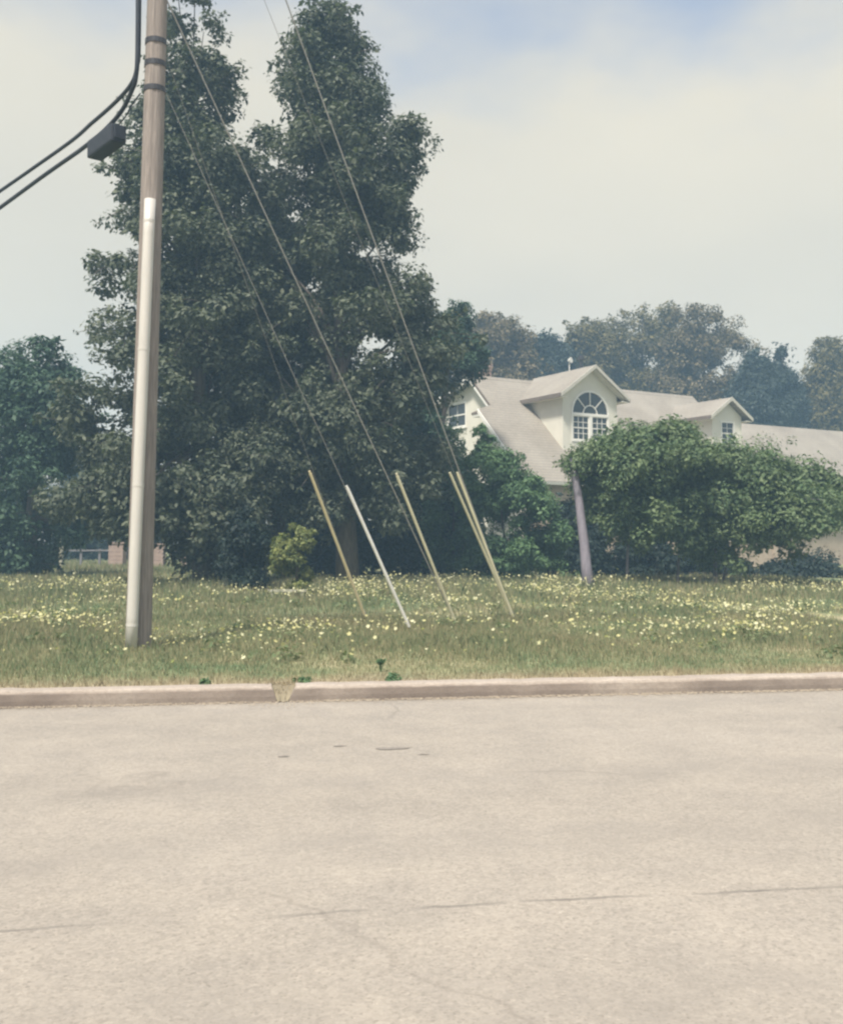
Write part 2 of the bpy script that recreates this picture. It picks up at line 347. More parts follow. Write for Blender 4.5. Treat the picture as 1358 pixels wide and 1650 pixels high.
def kerb(name, s0, s1, label, r0, r1, seed):
    """a concrete kerb with a rounded upper edge, worn and slightly uneven; ends sloped back"""
    rng = np.random.default_rng(seed)
    prof = [(0.0, -0.05), (0.0, 0.05), (0.008, 0.115), (0.025, 0.142), (0.06, 0.153), (0.2, 0.152), (0.3, 0.148), (0.315, 0.12), (0.315, -0.05)]
    L = s1 - s0; n = max(8, int(min(L, 24) / 0.18)); ss = [s0 + L * i / n for i in range(n + 1)]
    vs_, fs = [], []
    for i, s_ in enumerate(ss):
        jz, jt = rng.normal(0, 0.0035), rng.normal(0, 0.0035)
        for (tt, z) in prof:
            k = max(z, 0) / 0.15
            ds = 0
            if i == 0: ds = r0 * k
            if i == n: ds = -r1 * k
            vs_.append(st(s_ + ds, tt + jt * k, z + jz * k))
    m_ = len(prof)
    fs = [(i * m_ + k, (i + 1) * m_ + k, (i + 1) * m_ + k + 1, i * m_ + k + 1) for i in range(n) for k in range(m_ - 1)]
    fs += [tuple(range(m_)), tuple(n * m_ + k for k in range(m_ - 1, -1, -1))]
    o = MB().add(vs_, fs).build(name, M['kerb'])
    return tag(o, label, 'kerb', 'concrete kerbs along the road')
sL = to_st(*onz(447, 1132, 0).xy)[0]; sR = to_st(*onz(465, 1134, 0).xy)[0]
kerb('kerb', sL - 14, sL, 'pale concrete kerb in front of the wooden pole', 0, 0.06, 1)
kerb('kerb', sR, sR + 18, 'longer concrete kerb with shade painted on its face, running from the gap past the house', 0.09, 0, 2)
# earth washed into the gap
g0, g1 = st(sL + 0.02, 0.02), st(sR - 0.02, 0.02)
mb = MB(); nu, nv = 11, 10
def earth(i, j):
    f, q = i / (nu - 1), j / (nv - 1); t_ = 0.012 + 0.42 * q; k = min(1, 2.25 * q + 0.03); h_ = 0.137 * k
    wob_ = 0.012 * math.sin(i * 1.9 + 0.6) * (1 - q)
    a_, b_ = sL - 0.06 * h_ / 0.15 - 0.012, sR + 0.09 * h_ / 0.15 + 0.012
    return tuple(st(a_ + (b_ - a_) * f, t_ + wob_, h_ - 0.012 * math.sin(math.pi * f) + 0.003 * math.sin(i * 2.3 + j * 1.7)))
mb.add([earth(i, j) for j in range(nv) for i in range(nu)], [(j * nu + i, j * nu + i + 1, (j + 1) * nu + i + 1, (j + 1) * nu + i) for j in range(nv - 1) for i in range(nu - 1)])
M['dirt'] = plain('dry earth', (0.2, 0.17, 0.115), (0.28, 0.24, 0.165), 11, 0.95, 0.1)
tag(mb.build('earth', M['dirt']), kind='structure')
# thin strip of washed grit at the foot of the kerb
rng = np.random.default_rng(5)
V = []
for i in range(5200):
    s_ = rng.uniform(-6, 13); tt = -abs(rng.normal(0, 0.07)) - 0.005
    if abs(s_ - (sL + sR) / 2) < 0.35: tt *= 2.2
    p = st(s_, tt, 0.001); r = rng.uniform(0.004, 0.013); h = r * 0.8
    a = rng.uniform(0, 6.28); q = [(math.cos(a + k * 2.094) * r, math.sin(a + k * 2.094) * r) for k in range(3)]
    top = (p.x, p.y, p.z + h); bs = [(p.x + x, p.y + y, p.z) for x, y in q]
    for k in range(3): V.append((bs[k], bs[(k + 1) % 3], top))
M['grit'] = plain('grit', (0.26, 0.21, 0.15), (0.42, 0.36, 0.28), 30, 0.9)
tag(np_mesh('grit', np.array(V), 3, M['grit']), kind='stuff', label='fine grit washed along the foot of the kerb')
# dark tar spots worn into the road
def spot(px, py, w, d, seed, label):
    rng = np.random.default_rng(seed); c0 = onz(px, py, 0.004); n = 18
    pts = []
    for k in range(n):
        a = 2 * math.pi * k / n; q = 1 + rng.normal(0, 0.22)
        pts.append(c0 + KD * (w * q * math.cos(a)) + KN * (d * q * math.sin(a) + 0.4 * d * math.cos(a * 2 + seed)))
    s_, t_ = to_st(c0.x, c0.y); c0.z = 0.02 * math.cos((t_ + 6) / 7 * 1.5) - 0.02 + 0.012
    vs_ = [Vector((p.x, p.y, c0.z - 0.007)) for p in pts] + [c0]
    o = MB().add(vs_, [(k, (k + 1) % n, n) for k in range(n)]).build('tar_spot', M['tar'])
    tag(o, label, 'tar spot', 'tar spots on the road')
spot(635, 1205, 0.14, 0.045, 1, 'largest dark tar spot, in the middle of the road')
spot(549, 1201, 0.06, 0.02, 2, 'small dark tar spot on the road in front of the kerb gap')
spot(681, 1215, 0.05, 0.016, 4, 'small tar spot just beyond the largest one towards the house')
spot(458, 1218, 0.05, 0.018, 7, 'faint tar spot nearest the wooden pole')

# ------------------------------------------------------------------ vegetation
def leaves(rng, C, Rd, n_each, L, up=0.8, flat=0.75, wide=0.55, hollow=0.35):
    """C (m,3) clump centres, Rd (m,) radii -> (N,4,3) kite-shaped leaves spread through each clump"""
    m_ = len(C); N = (n_each * (Rd / Rd.mean()) ** 2).astype(int).clip(6, n_each * 4)
    idx = np.repeat(np.arange(m_), N); K = len(idx)
    d = rng.normal(size=(K, 3)); d /= np.linalg.norm(d, axis=1, keepdims=True)
    r = rng.uniform(hollow, 1, K) ** 0.6 * (1 + 0.25 * np.sin(d[:, 0] * 5 + idx) * np.sin(d[:, 1] * 4 + idx * 2.1))
    off = d * (r * Rd[idx])[:, None]; off[:, 2] *= flat
    P = C[idx] + off
    nrm = d * 0.85 + rng.normal(size=(K, 3)) * 0.5; nrm[:, 2] += up
    nrm /= np.linalg.norm(nrm, axis=1, keepdims=True)
    tg = rng.normal(size=(K, 3)); tg[:, 2] -= 0.5
    tg -= nrm * (tg * nrm).sum(1, keepdims=True); tg /= np.linalg.norm(tg, axis=1, keepdims=True)
    bt = np.cross(nrm, tg); l = (L * rng.uniform(0.55, 1.35, K) * rng.uniform(0.7, 1.3, m_)[idx])[:, None]; w = l * wide * 0.5
    V = np.stack([P, P + tg * l * 0.45 + bt * w, P + tg * l - nrm * l * 0.12, P + tg * l * 0.45 - bt * w], 1)
    return V
def clumps(rng, prof, Y, n, rad, depth, twig, drop=0.0, fill=0.45):
    """prof: rows (py, pxl, pxr) measured on the photograph, turned into heights and half widths in metres at distance Y.
    Boughs are spread through the crown, each carries several leaf clumps on its outer and upper side, and sprigs stand out on twigs."""
    rows = []
    for py, a, b_ in prof:
        A, B = at(a, py, Y), at(b_, py, Y); rows.append((A.z, A.x, B.x))
    rows.sort(); Z = np.array([r[0] for r in rows]); XA = np.array([r[1] for r in rows]); XB = np.array([r[2] for r in rows])
    zz = np.linspace(Z[0], Z[-1], 300); wz = np.interp(zz, Z, XB - XA); wz = wz + (0.05 + drop) * wz.max()
    nl = max(6, n // 7)
    z = rng.choice(zz, nl, p=wz / wz.sum()) + rng.normal(0, 0.05, nl)
    xc = np.interp(z, Z, (XA + XB) / 2); hw = np.interp(z, Z, (XB - XA) / 2)
    th = rng.uniform(0, 2 * math.pi, nl)
    r = rng.uniform(fill, 1.0, nl) ** 0.6
    RL = rad * 1.55 * rng.uniform(0.55, 1.4, nl)
    RL = np.minimum(RL, np.maximum(hw * 0.75, rad * 0.4))
    inner = rng.random(nl) < 0.25
    r[inner] *= rng.uniform(0.1, 0.7, inner.sum())
    p1, p2 = rng.uniform(0, 6.28, 2)
    lobe = 1 + 0.11 * np.sin(z * 1.4 / max(rad, .3) + 1.5 * np.sin(th + p1) + p2) + 0.07 * np.sin(z * 2.9 / max(rad, .3) + 2 * th + p1)
    hx = np.maximum(hw - RL * 0.72, 0.03) * lobe
    LC = np.stack([xc + np.cos(th) * hx * r, Y + np.sin(th) * hx * depth * r, z - RL * 0.25], 1)
    out_dir = np.stack([np.cos(th), np.sin(th) * depth, np.full(nl, 0.55)], 1)
    li = np.repeat(np.arange(nl), 7); K = len(li)
    d = rng.normal(size=(K, 3)) + out_dir[li] * 0.75; d /= np.linalg.norm(d, axis=1, keepdims=True)
    C = LC[li] + d * (RL[li] * rng.uniform(0.35, 0.85, K))[:, None] * np.array([1, 1, 0.72])
    R_ = RL[li] * 0.42 * rng.uniform(0.6, 1.4, K)
    k = rng.random(K) < twig
    base = C[k].copy()
    C[k] += d[k] * np.array([1, 1, 0.8]) * (rad * rng.uniform(0.35, 1.15, k.sum()))[:, None]
    R_[k] *= rng.uniform(0.3, 0.6, k.sum())
    tw = np.stack([LC[li][k] * 0.5 + base * 0.5, C[k] + d[k] * 0.05], 1)
    return C, R_, rows, (LC, tw)
def trunkmesh(rng, base, top, r0, r1, C, n_limb, name='trunk', mat_=None, parent=None, via=None, fmin=0.3, tw=()):
    base, top = Vector(base), Vector(top); mb = MB()
    axis = [base + Vector((0, 0, -0.15))]
    for k in range(1, 7):
        f = k / 6; p = base.lerp(top, f)
        if via: p = p + via * math.sin(f * math.pi)
        axis.append(p + Vector((rng.normal(0, 0.05), rng.normal(0, 0.05), 0)) * (top - base).length * 0.06)
    rr = [r0 * 1.25] + [r0 + (r1 - r0) * k / 6 for k in range(1, 7)]
    mb.tube(axis, rr, 9)
    sel = rng.choice(len(C), min(n_limb, len(C)), replace=False)
    for i in sel:
        c_ = Vector(C[i])
        f = min(0.97, max(fmin, ((c_.z - base.z) / max(0.1, (top.z - base.z)) - 0.18)))
        k = f * 6; j = int(k); a = axis[j].lerp(axis[min(j + 1, 6)], k - j)
        rad_ = max(0.02, (r0 + (r1 - r0) * f) * 0.45)
        mid_ = a.lerp(c_, 0.5) + Vector((0, 0, (c_ - a).length * 0.08))
        mb.tube([a, a.lerp(mid_, 0.6) + Vector((0, 0, 0.03)), mid_, c_], [rad_, rad_ * 0.75, rad_ * 0.55, 0.012], 5, cap=False)
    for a_, b_ in tw: mb.tube([a_, (a_ + b_) / 2 + np.array([0, 0, .03]), b_], [0.018, 0.012, 0.006], 4, cap=False)
    return mb.build(name, mat_ or M['bark'], parent, smooth=True)
def tree(name, label, cat, prof, Y, base_px, mk, n, per, rad, L, seed, depth=0.8, twig=0.12, r0=0.25, limbs=24, group=None, top_f=0.85, bark='bark', fill=0.45, flat=0.75, up=0.8, base_pts=None, drop=0.0, clear=False):
    rng = np.random.default_rng(seed)
    C, R_, rows, (LC, tw) = clumps(rng, prof, Y, n, rad, depth, twig, fill=fill, drop=drop)
    bx = at(base_px, 900, Y).x; bz = float(gz(bx, Y))
    root = empty(name, (bx, Y, bz)); tag(root, label, cat, group)
    off = Vector((bx, Y, bz)); C2 = C - np.array(off)
    ztop = rows[0][0] + (rows[-1][0] - rows[0][0]) * top_f; cx_ = np.interp(ztop, [r[0] for r in rows], [(r[1] + r[2]) / 2 for r in rows])
    if base_pts is None: base_pts = [((0, 0, 0), (cx_ - bx, 0, ztop - bz), r0, None)]
    LC2 = LC - np.array(off); tw = tw - np.array(off)
    if clear:      # the leaning trunk carries its leaves behind and above it
        b0, tp = Vector(base_pts[0][0]), Vector(base_pts[0][1]); f_ = (C2[:, 2] / tp.z).clip(0, 1); ax_ = b0.x + (tp.x - b0.x) * f_; ay_ = b0.y + (tp.y - b0.y) * f_
        keep = ~((np.abs(C2[:, 0] - ax_) < 0.34 + R_) & (C2[:, 2] < tp.z - 0.75 + R_) & (C2[:, 1] < ay_ + R_ + 0.1)); C2, R_ = C2[keep], R_[keep]
    for (b0, tp, rr, via) in base_pts:
        trunkmesh(rng, b0, tp, rr, rr * (0.62 if rr == 0.165 else 0.3), LC2, 3 if rr == 0.165 else limbs, 'trunk', M[bark], root, via, 0.86 if bark == 'crapebark' else 0.3, tw if rr == base_pts[0][2] and limbs > 14 else ())
    np_mesh('crown', leaves(rng, C2, R_, per, L, flat=flat, up=up), 4, M[mk], root)
    return root

tall = [
 ('tall_tree', 'tall dark tree with narrow spire rising behind the wooden pole', 32.0, 332,
  [(-90, 285, 325), (-60, 262, 342), (0, 250, 356), (50, 246, 364), (95, 238, 372), (140, 226, 386), (200, 216, 402), (240, 200, 408), (262, 172, 408), (300, 146, 420), (335, 172, 430), (355, 168, 436), (385, 150, 440), (415, 132, 440), (440, 160, 450), (470, 155, 460), (510, 118, 470), (545, 104, 475), (590, 88, 480), (650, 88, 485), (720, 92, 490), (790, 100, 490), (835, 125, 485), (862, 190, 465), (880, 305, 460), (930, 335, 445)], 1450, 95, 0.72, 0.16, 11, 0.75, 0.24, 0.34),
 ('tall_tree', 'tall dark tree with broad pointed top between the pole and the house', 33.0, 560,
  [(-70, 508, 532), (-30, 490, 550), (30, 462, 575), (95, 447, 602), (130, 442, 618), (165, 436, 626), (200, 432, 648), (235, 430, 690), (262, 420, 700), (300, 400, 690), (350, 400, 692), (385, 405, 676), (420, 405, 692), (460, 410, 712), (500, 415, 726), (560, 420, 740), (620, 425, 735), (650, 425, 700), (690, 430, 695), (740, 440, 735), (785, 460, 725), (815, 500, 680)], 1300, 95, 0.72, 0.16, 12, 0.8, 0.24, 0.32),
]
tall.append(('tall_tree', 'dark tree whose lower top fills the notch between the two tall spires', 36.0, 455,
  [(248, 400, 428), (290, 380, 455), (340, 360, 490), (430, 345, 525), (560, 340, 570), (700, 340, 590), (800, 350, 590)], 900, 85, 0.72, 0.17, 15, 0.7, 0.2, 0.26))
for nm, lb, Y, bpx, prof, n, per, rad, L, sd_, dep, tw, r0 in tall:
    tree(nm, lb, 'tree', prof, Y, bpx, 'oak', n, per, rad, L, sd_, dep, tw, r0, 40, 'tall dark trees behind the guy wires', top_f=0.7)
tree('broadleaf_tree', 'green broadleaf tree leaning over the gable end of the house', 'tree',
     [(482, 726, 748), (505, 702, 768), (540, 668, 788), (580, 650, 784), (618, 630, 766), (642, 620, 730), (690, 620, 728), (712, 620, 752), (760, 620, 770), (850, 640, 760)], 43.6, 690, 'teal', 620, 75, 0.5, 0.15, 13, 0.8, 0.15, 0.2, 16)
tree('broadleaf_tree', 'rounded dark green tree behind the wooden pole and the fence', 'tree',
     [(548, 40, 100), (575, -10, 125), (605, -25, 140), (650, -60, 150), (720, -80, 165), (800, -80, 180), (845, -70, 175), (875, -60, 100), (915, -60, 72)], 38.0, 50, 'teal', 520, 75, 0.7, 0.18, 14, 0.9, 0.12, 0.25, 18)

def shrub(name, label, prof, Y, base_px, mk, n, per, rad, L, seed, depth=0.9, group=None, cat='shrub', **k):
    return tree(name, label, cat, prof, Y, base_px, mk, n, per, rad, L, seed, depth, 0.12, 0.06, 10, group, top_f=0.7, **k)
shrub('round_shrub', 'rounded green shrub against the lower corner of the house roof',
      [(682, 764, 784), (705, 760, 806), (730, 745, 830), (760, 738, 860), (785, 738, 892), (805, 738, 912), (835, 740, 918), (880, 745, 915), (945, 750, 905)], 36.0, 822, 'shrub', 720, 75, 0.42, 0.12, 21)
shrub('small_shrub', 'small yellow green bush lit on top, beside the low plank',
      [(845, 470, 500), (860, 452, 512), (890, 442, 516), (920, 440, 512), (940, 446, 505)], 27.5, 478, 'gold', 70, 120, 0.26, 0.085, 22)
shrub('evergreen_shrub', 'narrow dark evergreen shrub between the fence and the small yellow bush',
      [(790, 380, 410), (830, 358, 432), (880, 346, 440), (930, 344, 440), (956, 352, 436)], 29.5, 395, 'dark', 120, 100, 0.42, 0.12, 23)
shrub('round_shrub', 'leafy shrub top in front of the gable wall just under its window',
      [(690, 700, 756), (705, 690, 764), (740, 685, 775), (800, 680, 785), (930, 690, 780)], 40.0, 730, 'shrub', 360, 80, 0.42, 0.13, 25)
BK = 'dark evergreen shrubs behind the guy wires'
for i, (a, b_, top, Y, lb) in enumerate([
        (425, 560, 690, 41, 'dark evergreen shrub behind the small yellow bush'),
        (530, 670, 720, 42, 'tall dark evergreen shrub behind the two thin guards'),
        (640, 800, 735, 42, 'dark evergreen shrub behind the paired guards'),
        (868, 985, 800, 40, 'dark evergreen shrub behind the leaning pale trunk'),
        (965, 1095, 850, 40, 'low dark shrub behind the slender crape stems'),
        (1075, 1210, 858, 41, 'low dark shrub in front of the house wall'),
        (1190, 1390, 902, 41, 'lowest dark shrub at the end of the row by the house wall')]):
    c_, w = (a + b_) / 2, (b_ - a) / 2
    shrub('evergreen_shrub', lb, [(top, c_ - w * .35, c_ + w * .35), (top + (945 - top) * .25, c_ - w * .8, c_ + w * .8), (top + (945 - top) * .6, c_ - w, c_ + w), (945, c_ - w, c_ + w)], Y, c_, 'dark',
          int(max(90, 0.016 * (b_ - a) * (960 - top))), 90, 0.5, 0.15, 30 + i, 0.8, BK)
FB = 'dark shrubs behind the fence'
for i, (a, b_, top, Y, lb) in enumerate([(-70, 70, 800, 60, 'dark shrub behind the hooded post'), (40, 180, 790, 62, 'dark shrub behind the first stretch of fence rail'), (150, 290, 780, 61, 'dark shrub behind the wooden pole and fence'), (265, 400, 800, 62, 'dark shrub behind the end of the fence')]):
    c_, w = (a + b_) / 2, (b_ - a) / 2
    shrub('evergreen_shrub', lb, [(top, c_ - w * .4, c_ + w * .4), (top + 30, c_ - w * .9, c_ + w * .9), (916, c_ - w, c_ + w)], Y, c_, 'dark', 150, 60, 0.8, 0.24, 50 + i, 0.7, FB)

# crape myrtles: rounded crowns over pale smooth stems
CR = 'crape myrtles in front of the house'
Y1 = 32.0
def rel(px, py, bpx, Y):
    bx = at(bpx, 900, Y).x; bz = float(gz(bx, Y)); p = at(px, py, Y); return (p.x - bx, 0, p.z - bz)
tree('crape_myrtle', 'rounded crape myrtle with thick leaning pale trunk below the arched window', 'tree',
     [(692, 1030, 1120), (704, 965, 1150), (728, 918, 1165), (752, 896, 1170), (785, 884, 1170), (815, 905, 1165), (832, 945, 1150), (850, 1000, 1125)], Y1, 940, 'crape', 760, 95, 0.55, 0.122, 61, 0.85, 0.1, 0.17, 12, CR,
     bark='crapebark', fill=0.3, drop=0.3, clear=True, base_pts=[((-.02, -1.2, 0), Vector(rel(921, 740, 940, Y1)) + Vector((0, -0.35, 0)), 0.165, None), (rel(1010, 945, 940, Y1)[:2] + (0,), rel(1015, 800, 940, Y1), 0.05, None)])
tree('crape_myrtle', 'rounded crape myrtle with slender stems below the small dormer', 'tree',
     [(704, 1075, 1140), (722, 1060, 1160), (732, 1045, 1250), (745, 1040, 1320), (790, 1036, 1385), (825, 1036, 1395), (848, 1060, 1390), (866, 1090, 1300)], 32.6, 1152, 'crape', 980, 90, 0.55, 0.122, 62, 0.8, 0.1, 0.07, 12, CR,
     bark='crapebark', fill=0.3, drop=0.3, base_pts=[((0, 0, 0), rel(1150, 800, 1152, 32.6), 0.075, None), (rel(1090, 945, 1152, 32.6)[:2] + (0,), rel(1100, 800, 1152, 32.6), 0.05, None), ((0.25, 0.4, 0), (1.0, 0.3, 2.5), 0.05, None)])
# woodland behind the house
FG = 'woodland trees behind the house'
far = [
 ('woodland_tree', 'brownish woodland tree behind the end of the roof ridge', 806, 78, 'far2', [(500, 780, 800), (518, 755, 845), (545, 742, 866), (600, 735, 875), (680, 740, 880)]),
 ('woodland_tree', 'low dark woodland tree in the dip between two taller crowns', 882, 84, 'fardark', [(538, 872, 886), (550, 845, 915), (580, 835, 930), (640, 830, 940)]),
 ('woodland_tree', 'olive woodland tree behind the large dormer peak', 950, 86, 'far', [(512, 935, 955), (530, 912, 990), (560, 895, 1010), (640, 890, 1015)]),
 ('woodland_tree', 'tallest rounded woodland tree between the two dormers', 1035, 88, 'far', [(494, 1010, 1055), (503, 980, 1090), (520, 965, 1105), (580, 955, 1120), (680, 955, 1120)]),
 ('woodland_tree', 'wide brownish woodland tree above the small dormer', 1138, 84, 'far2', [(499, 1085, 1172), (510, 1070, 1190), (535, 1060, 1208), (580, 1055, 1230), (680, 1055, 1240)]),
 ('woodland_tree', 'sloping dark woodland tree past the small dormer', 1222, 80, 'fardark', [(560, 1205, 1220), (580, 1190, 1240), (620, 1170, 1262), (700, 1165, 1275)]),
 ('woodland_tree', 'narrow pointed dark tree at the end of the woodland', 1258, 82, 'fardark', [(553, 1254, 1262), (575, 1244, 1272), (610, 1232, 1288), (700, 1225, 1300)]),
 ('woodland_tree', 'woodland tree behind the low roof wing', 1335, 84, 'far', [(540, 1320, 1350), (565, 1295, 1375), (610, 1280, 1400), (700, 1270, 1410)]),
 ('woodland_tree', 'dark woodland tree filling the gap above the gable end', 690, 80, 'fardark', [(560, 660, 720), (600, 620, 760), (700, 600, 770), (800, 600, 780)]),
 ('woodland_tree', 'dark woodland tree low behind the first tall tree', 120, 86, 'fardark', [(700, 90, 150), (740, 30, 210), (800, 0, 250), (880, -10, 260)]),
]
for i, (nm, lb, bpx, Y, mk, prof) in enumerate(far):
    tree(nm, lb, 'tree', prof, Y, bpx, mk, 620, 55, 0.95, 0.25, 80 + i, 0.7, 0.14, 0.22, 10, FG, flat=0.8)

# grass, flowers and weeds on the verge
rng = np.random.default_rng(7)
def patch(x, y):      # 0..1 field shared by blade height and flowers
    return 0.5 + 0.25 * np.sin(x * 0.9 + 1.7 * np.sin(y * 0.45)) + 0.25 * np.sin(y * 1.3 + 1.2 * np.sin(x * 0.6 + 2))
def scatter(n, s0, s1, t0, t1, pw=1.0):
    s_ = rng.uniform(s0, s1, n); t_ = t0 + (t1 - t0) * rng.random(n) ** pw
    x = KA.x + KD.x * s_ + KN.x * t_; y = KA.y + KD.y * s_ + KN.y * t_
    return x, y, s_, t_
def blades(x, y, h, w, lean=0.5):
    n = len(x); z = gz(x, y); a = rng.uniform(0, 2 * math.pi, n); b_ = rng.uniform(0, 2 * math.pi, n)
    d = np.stack([np.cos(a), np.sin(a), np.zeros(n)], 1); e = np.stack([np.cos(b_), np.sin(b_), np.zeros(n)], 1)
    P = np.stack([x, y, z - 0.01], 1); up_ = np.array([0, 0, 1.0])
    ln = (lean * rng.uniform(0.1, 1.1, n) * h)[:, None]
    m1 = P + up_ * (h * 0.55)[:, None] + d * ln * 0.35
    tp = P + up_ * h[:, None] + d * ln
    ww = w[:, None]
    return np.stack([P - e * ww, P + e * ww, m1 + e * ww * 0.7, tp, m1 - e * ww * 0.7], 1)
x, y, s_, t_ = scatter(120000, -4.5, 12.5, 0.3, 9, 1.0)
far_x, far_y, fs_, ft_ = scatter(70000, -10, 20, 9, 24, 1.0)
lx, ly, ls_, lt_ = scatter(30000, -26, 0, 22, 48, 1.0)
x = np.concatenate([x, far_x, lx]); y = np.concatenate([y, far_y, ly]); t_ = np.concatenate([t_, ft_, lt_])
pt = patch(x, y)
h = (0.05 + 0.07 * pt * np.clip(t_ / 3, 0.3, 1) + 0.10 * np.clip((t_ - 6) / 12, 0, 1)) * rng.uniform(0.6, 1.5, len(x))
w = 0.0035 + 0.0004 * t_.clip(0, 25)
tag(np_mesh('grass', blades(x, y, h, w), 5, M['blade']), kind='stuff', label='mown mixed grass on the verge, patchy green and dry')
n = 150; s_ = rng.uniform(sL - 0.12, sR + 0.1, n); t_ = rng.uniform(0.05, 0.42, n)
x = KA.x + KD.x * s_ + KN.x * t_; y = KA.y + KD.y * s_ + KN.y * t_
bl = blades(x, y, rng.uniform(0.03, 0.10, n), np.full(n, 0.004), 0.9); bl[:, :, 2] += (0.137 * np.clip(2.25 * (t_ - .012) / .42 + .03, 0, 1) - 0.012 - gz(x, y))[:, None]
tag(np_mesh('grass', bl, 5, M['blade']), kind='stuff', label='grass tuft grown through the kerb gap')
# taller stems along the tree edge
x, y, s_, t_ = scatter(34000, -8, 17, 12, 22, 0.55)
k = rng.random(len(x)) < patch(x * 1.3, y) ; x, y, t_ = x[k], y[k], t_[k]
h = rng.uniform(0.15, 0.40, len(x)) * (0.6 + 0.8 * patch(x * 1.9, y * 1.3 + 2)); w = np.full(len(x), 0.007)
tag(np_mesh('grass', blades(x, y, h, w, 0.35), 5, M['blade']), kind='stuff', label='tall seeding grass stems along the edge of the trees')

fx, fy, fs_, ft_ = scatter(40000, -9, 19, 1.0, 21.5, 0.9)
fp = 1.9 * patch(fx * 1.15 + 3, fy * 1.1 + 1) ** 2 * patch(fx * 0.4, fy * 0.5 + 2) * patch(fx * 2.7, fy * 3.1 + 4)
keep = rng.random(len(fx)) < np.clip(fp * 1.3, 0, 1) * np.clip((ft_ - 1.0) / 4.5, 0.03, 1) * 1.5
fx, fy, ft_ = fx[keep], fy[keep], ft_[keep]; n = len(fx)
fh = 0.09 + rng.uniform(0.0, 0.16, n) + 0.22 * np.clip((ft_ - 9) / 10, 0, 1) * rng.uniform(0.2, 1.2, n)
P = np.stack([fx, fy, gz(fx, fy) + fh], 1)
nr = rng.normal(size=(n, 3)) * 0.5; nr[:, 2] += 1.0; nr[:, 1] -= 0.35; nr /= np.linalg.norm(nr, axis=1, keepdims=True)
tg = np.cross(nr, rng.normal(size=(n, 3))); tg /= np.linalg.norm(tg, axis=1, keepdims=True); bt = np.cross(nr, tg)
r = (0.013 + 0.027 * rng.random(n) ** 2.2)[:, None]
hexa = [P + (tg * math.cos(q) + bt * math.sin(q)) * r * (1 if i % 2 else 0.62) + nr * r * (0.25 if i % 2 else 0) for i, q in enumerate(np.linspace(0, 2 * math.pi, 11)[:-1])]
tag(np_mesh('wildflowers', np.stack(hexa, 1), 10, M['flower']), kind='stuff', label='pale yellow wildflowers scattered over the verge')
tag(np_mesh('flower_stems', blades(fx, fy, fh, np.full(n, 0.003), 0.02), 5, M['blade']), kind='stuff', label='thin stems of the yellow wildflowers')
# broad-leaved weeds over the verge
x, y, s_, t_ = scatter(1300, -8, 18, 1.8, 21.5, 0.7)
k = rng.random(len(x)) < 1.2 * patch(x * 0.8 + 5, y * 0.9) ** 2; x, y = x[k], y[k]
C = np.stack([x, y, gz(x, y) + 0.06], 1); R_ = rng.uniform(0.07, 0.24, len(x))
M['weed'] = leafmat('weed leaves', (0.10, 0.145, 0.065), (0.15, 0.185, 0.085), (0.22, 0.23, 0.12), 0.25, 0.8)
tag(np_mesh('weeds', leaves(rng, C, R_, 34, 0.075, flat=0.6), 4, M['weed']), kind='stuff', label='low broad leaved weeds in the verge grass')
# separate weeds that lean over the kerb
for i, (px, py, rr, lb) in enumerate([(634, 1098, 0.10, 'largest dark green weed tuft behind the kerb'), (486, 1100, 0.07, 'dark green weed tuft beside the kerb gap'), (330, 1103, 0.06, 'low weed tuft behind the kerb before the gap'), (614, 1084, 0.04, 'thin sprig standing beside the largest weed tuft')]):
    p = onz(px, py - 2, 0.15); root = empty('weed', (p.x, p.y, 0.13)); tag(root, lb, 'weed', 'weed tufts behind the kerb')
    C = np.array([[rng.normal(0, rr * 0.5), rng.normal(0, rr * 0.3), rr * rng.uniform(0.2, 0.7) + (0.12 if i == 3 else 0)] for _ in range(9)])
    np_mesh('leaves', leaves(rng, C, np.full(9, rr * 0.45), 30, 0.045 if i < 3 else 0.03), 4, M['shrub'], root)
    mb = MB()
    for c_ in C: mb.tube([(0, 0, 0), tuple(c_ * 0.6), tuple(c_)], [0.005, 0.004, 0.002], 5)
    mb.build('stem', M['shrub'], root)

# ------------------------------------------------------------------ the house
HO = Vector((2.215, 50, 0)); HA = R(30.65); SL = 0.923; ZR = 9.579
house = empty('house', HO, HA); tag(house, 'cream house with pale tan roof and two gabled dormers behind the trees', 'house')
def hp(u, t_, z): return Vector((u, -t_, z))           # local: u along the ridge, t towards the road
def roofz(t_): return ZR - (SL * t_ if t_ > 0 else -0.27 * t_)     # low pitch at the back
def slab(poly, th=0.16):                                # poly of (u, t) on the front or back slope
    return MB().prism([hp(u, q, roofz(q)) for u, q in poly], (0, 0, -th))
def wall_poly(outer, holes, origin_t, thick, name, mt, parent=house, axis='front', u0=0):
    """a wall in the plane t = origin_t (front) or u = u0 (end) with real openings"""
    bm = bmesh.new(); edges = []
    def P(a, z): return hp(a, origin_t, z) if axis == 'front' else hp(u0, a, z)
    for loop in [outer] + holes:
        vs_ = [bm.verts.new(P(*p)) for p in loop]
        edges += [bm.edges.new((vs_[i], vs_[(i + 1) % len(vs_)])) for i in range(len(vs_))]
    bmesh.ops.triangle_fill(bm, use_beauty=True, use_dissolve=False, edges=edges)
    ext = bmesh.ops.extrude_face_region(bm, geom=list(bm.faces))
    off = Vector((0, thick, 0)) if axis == 'front' else Vector((thick, 0, 0))
    bmesh.ops.translate(bm, vec=off, verts=[v for v in ext['geom'] if isinstance(v, bmesh.types.BMVert)])
    bmesh.ops.recalc_face_normals(bm, faces=bm.faces)
    me = bpy.data.meshes.new(name); bm.to_mesh(me); bm.free()
    return link(name, me, mt, parent)
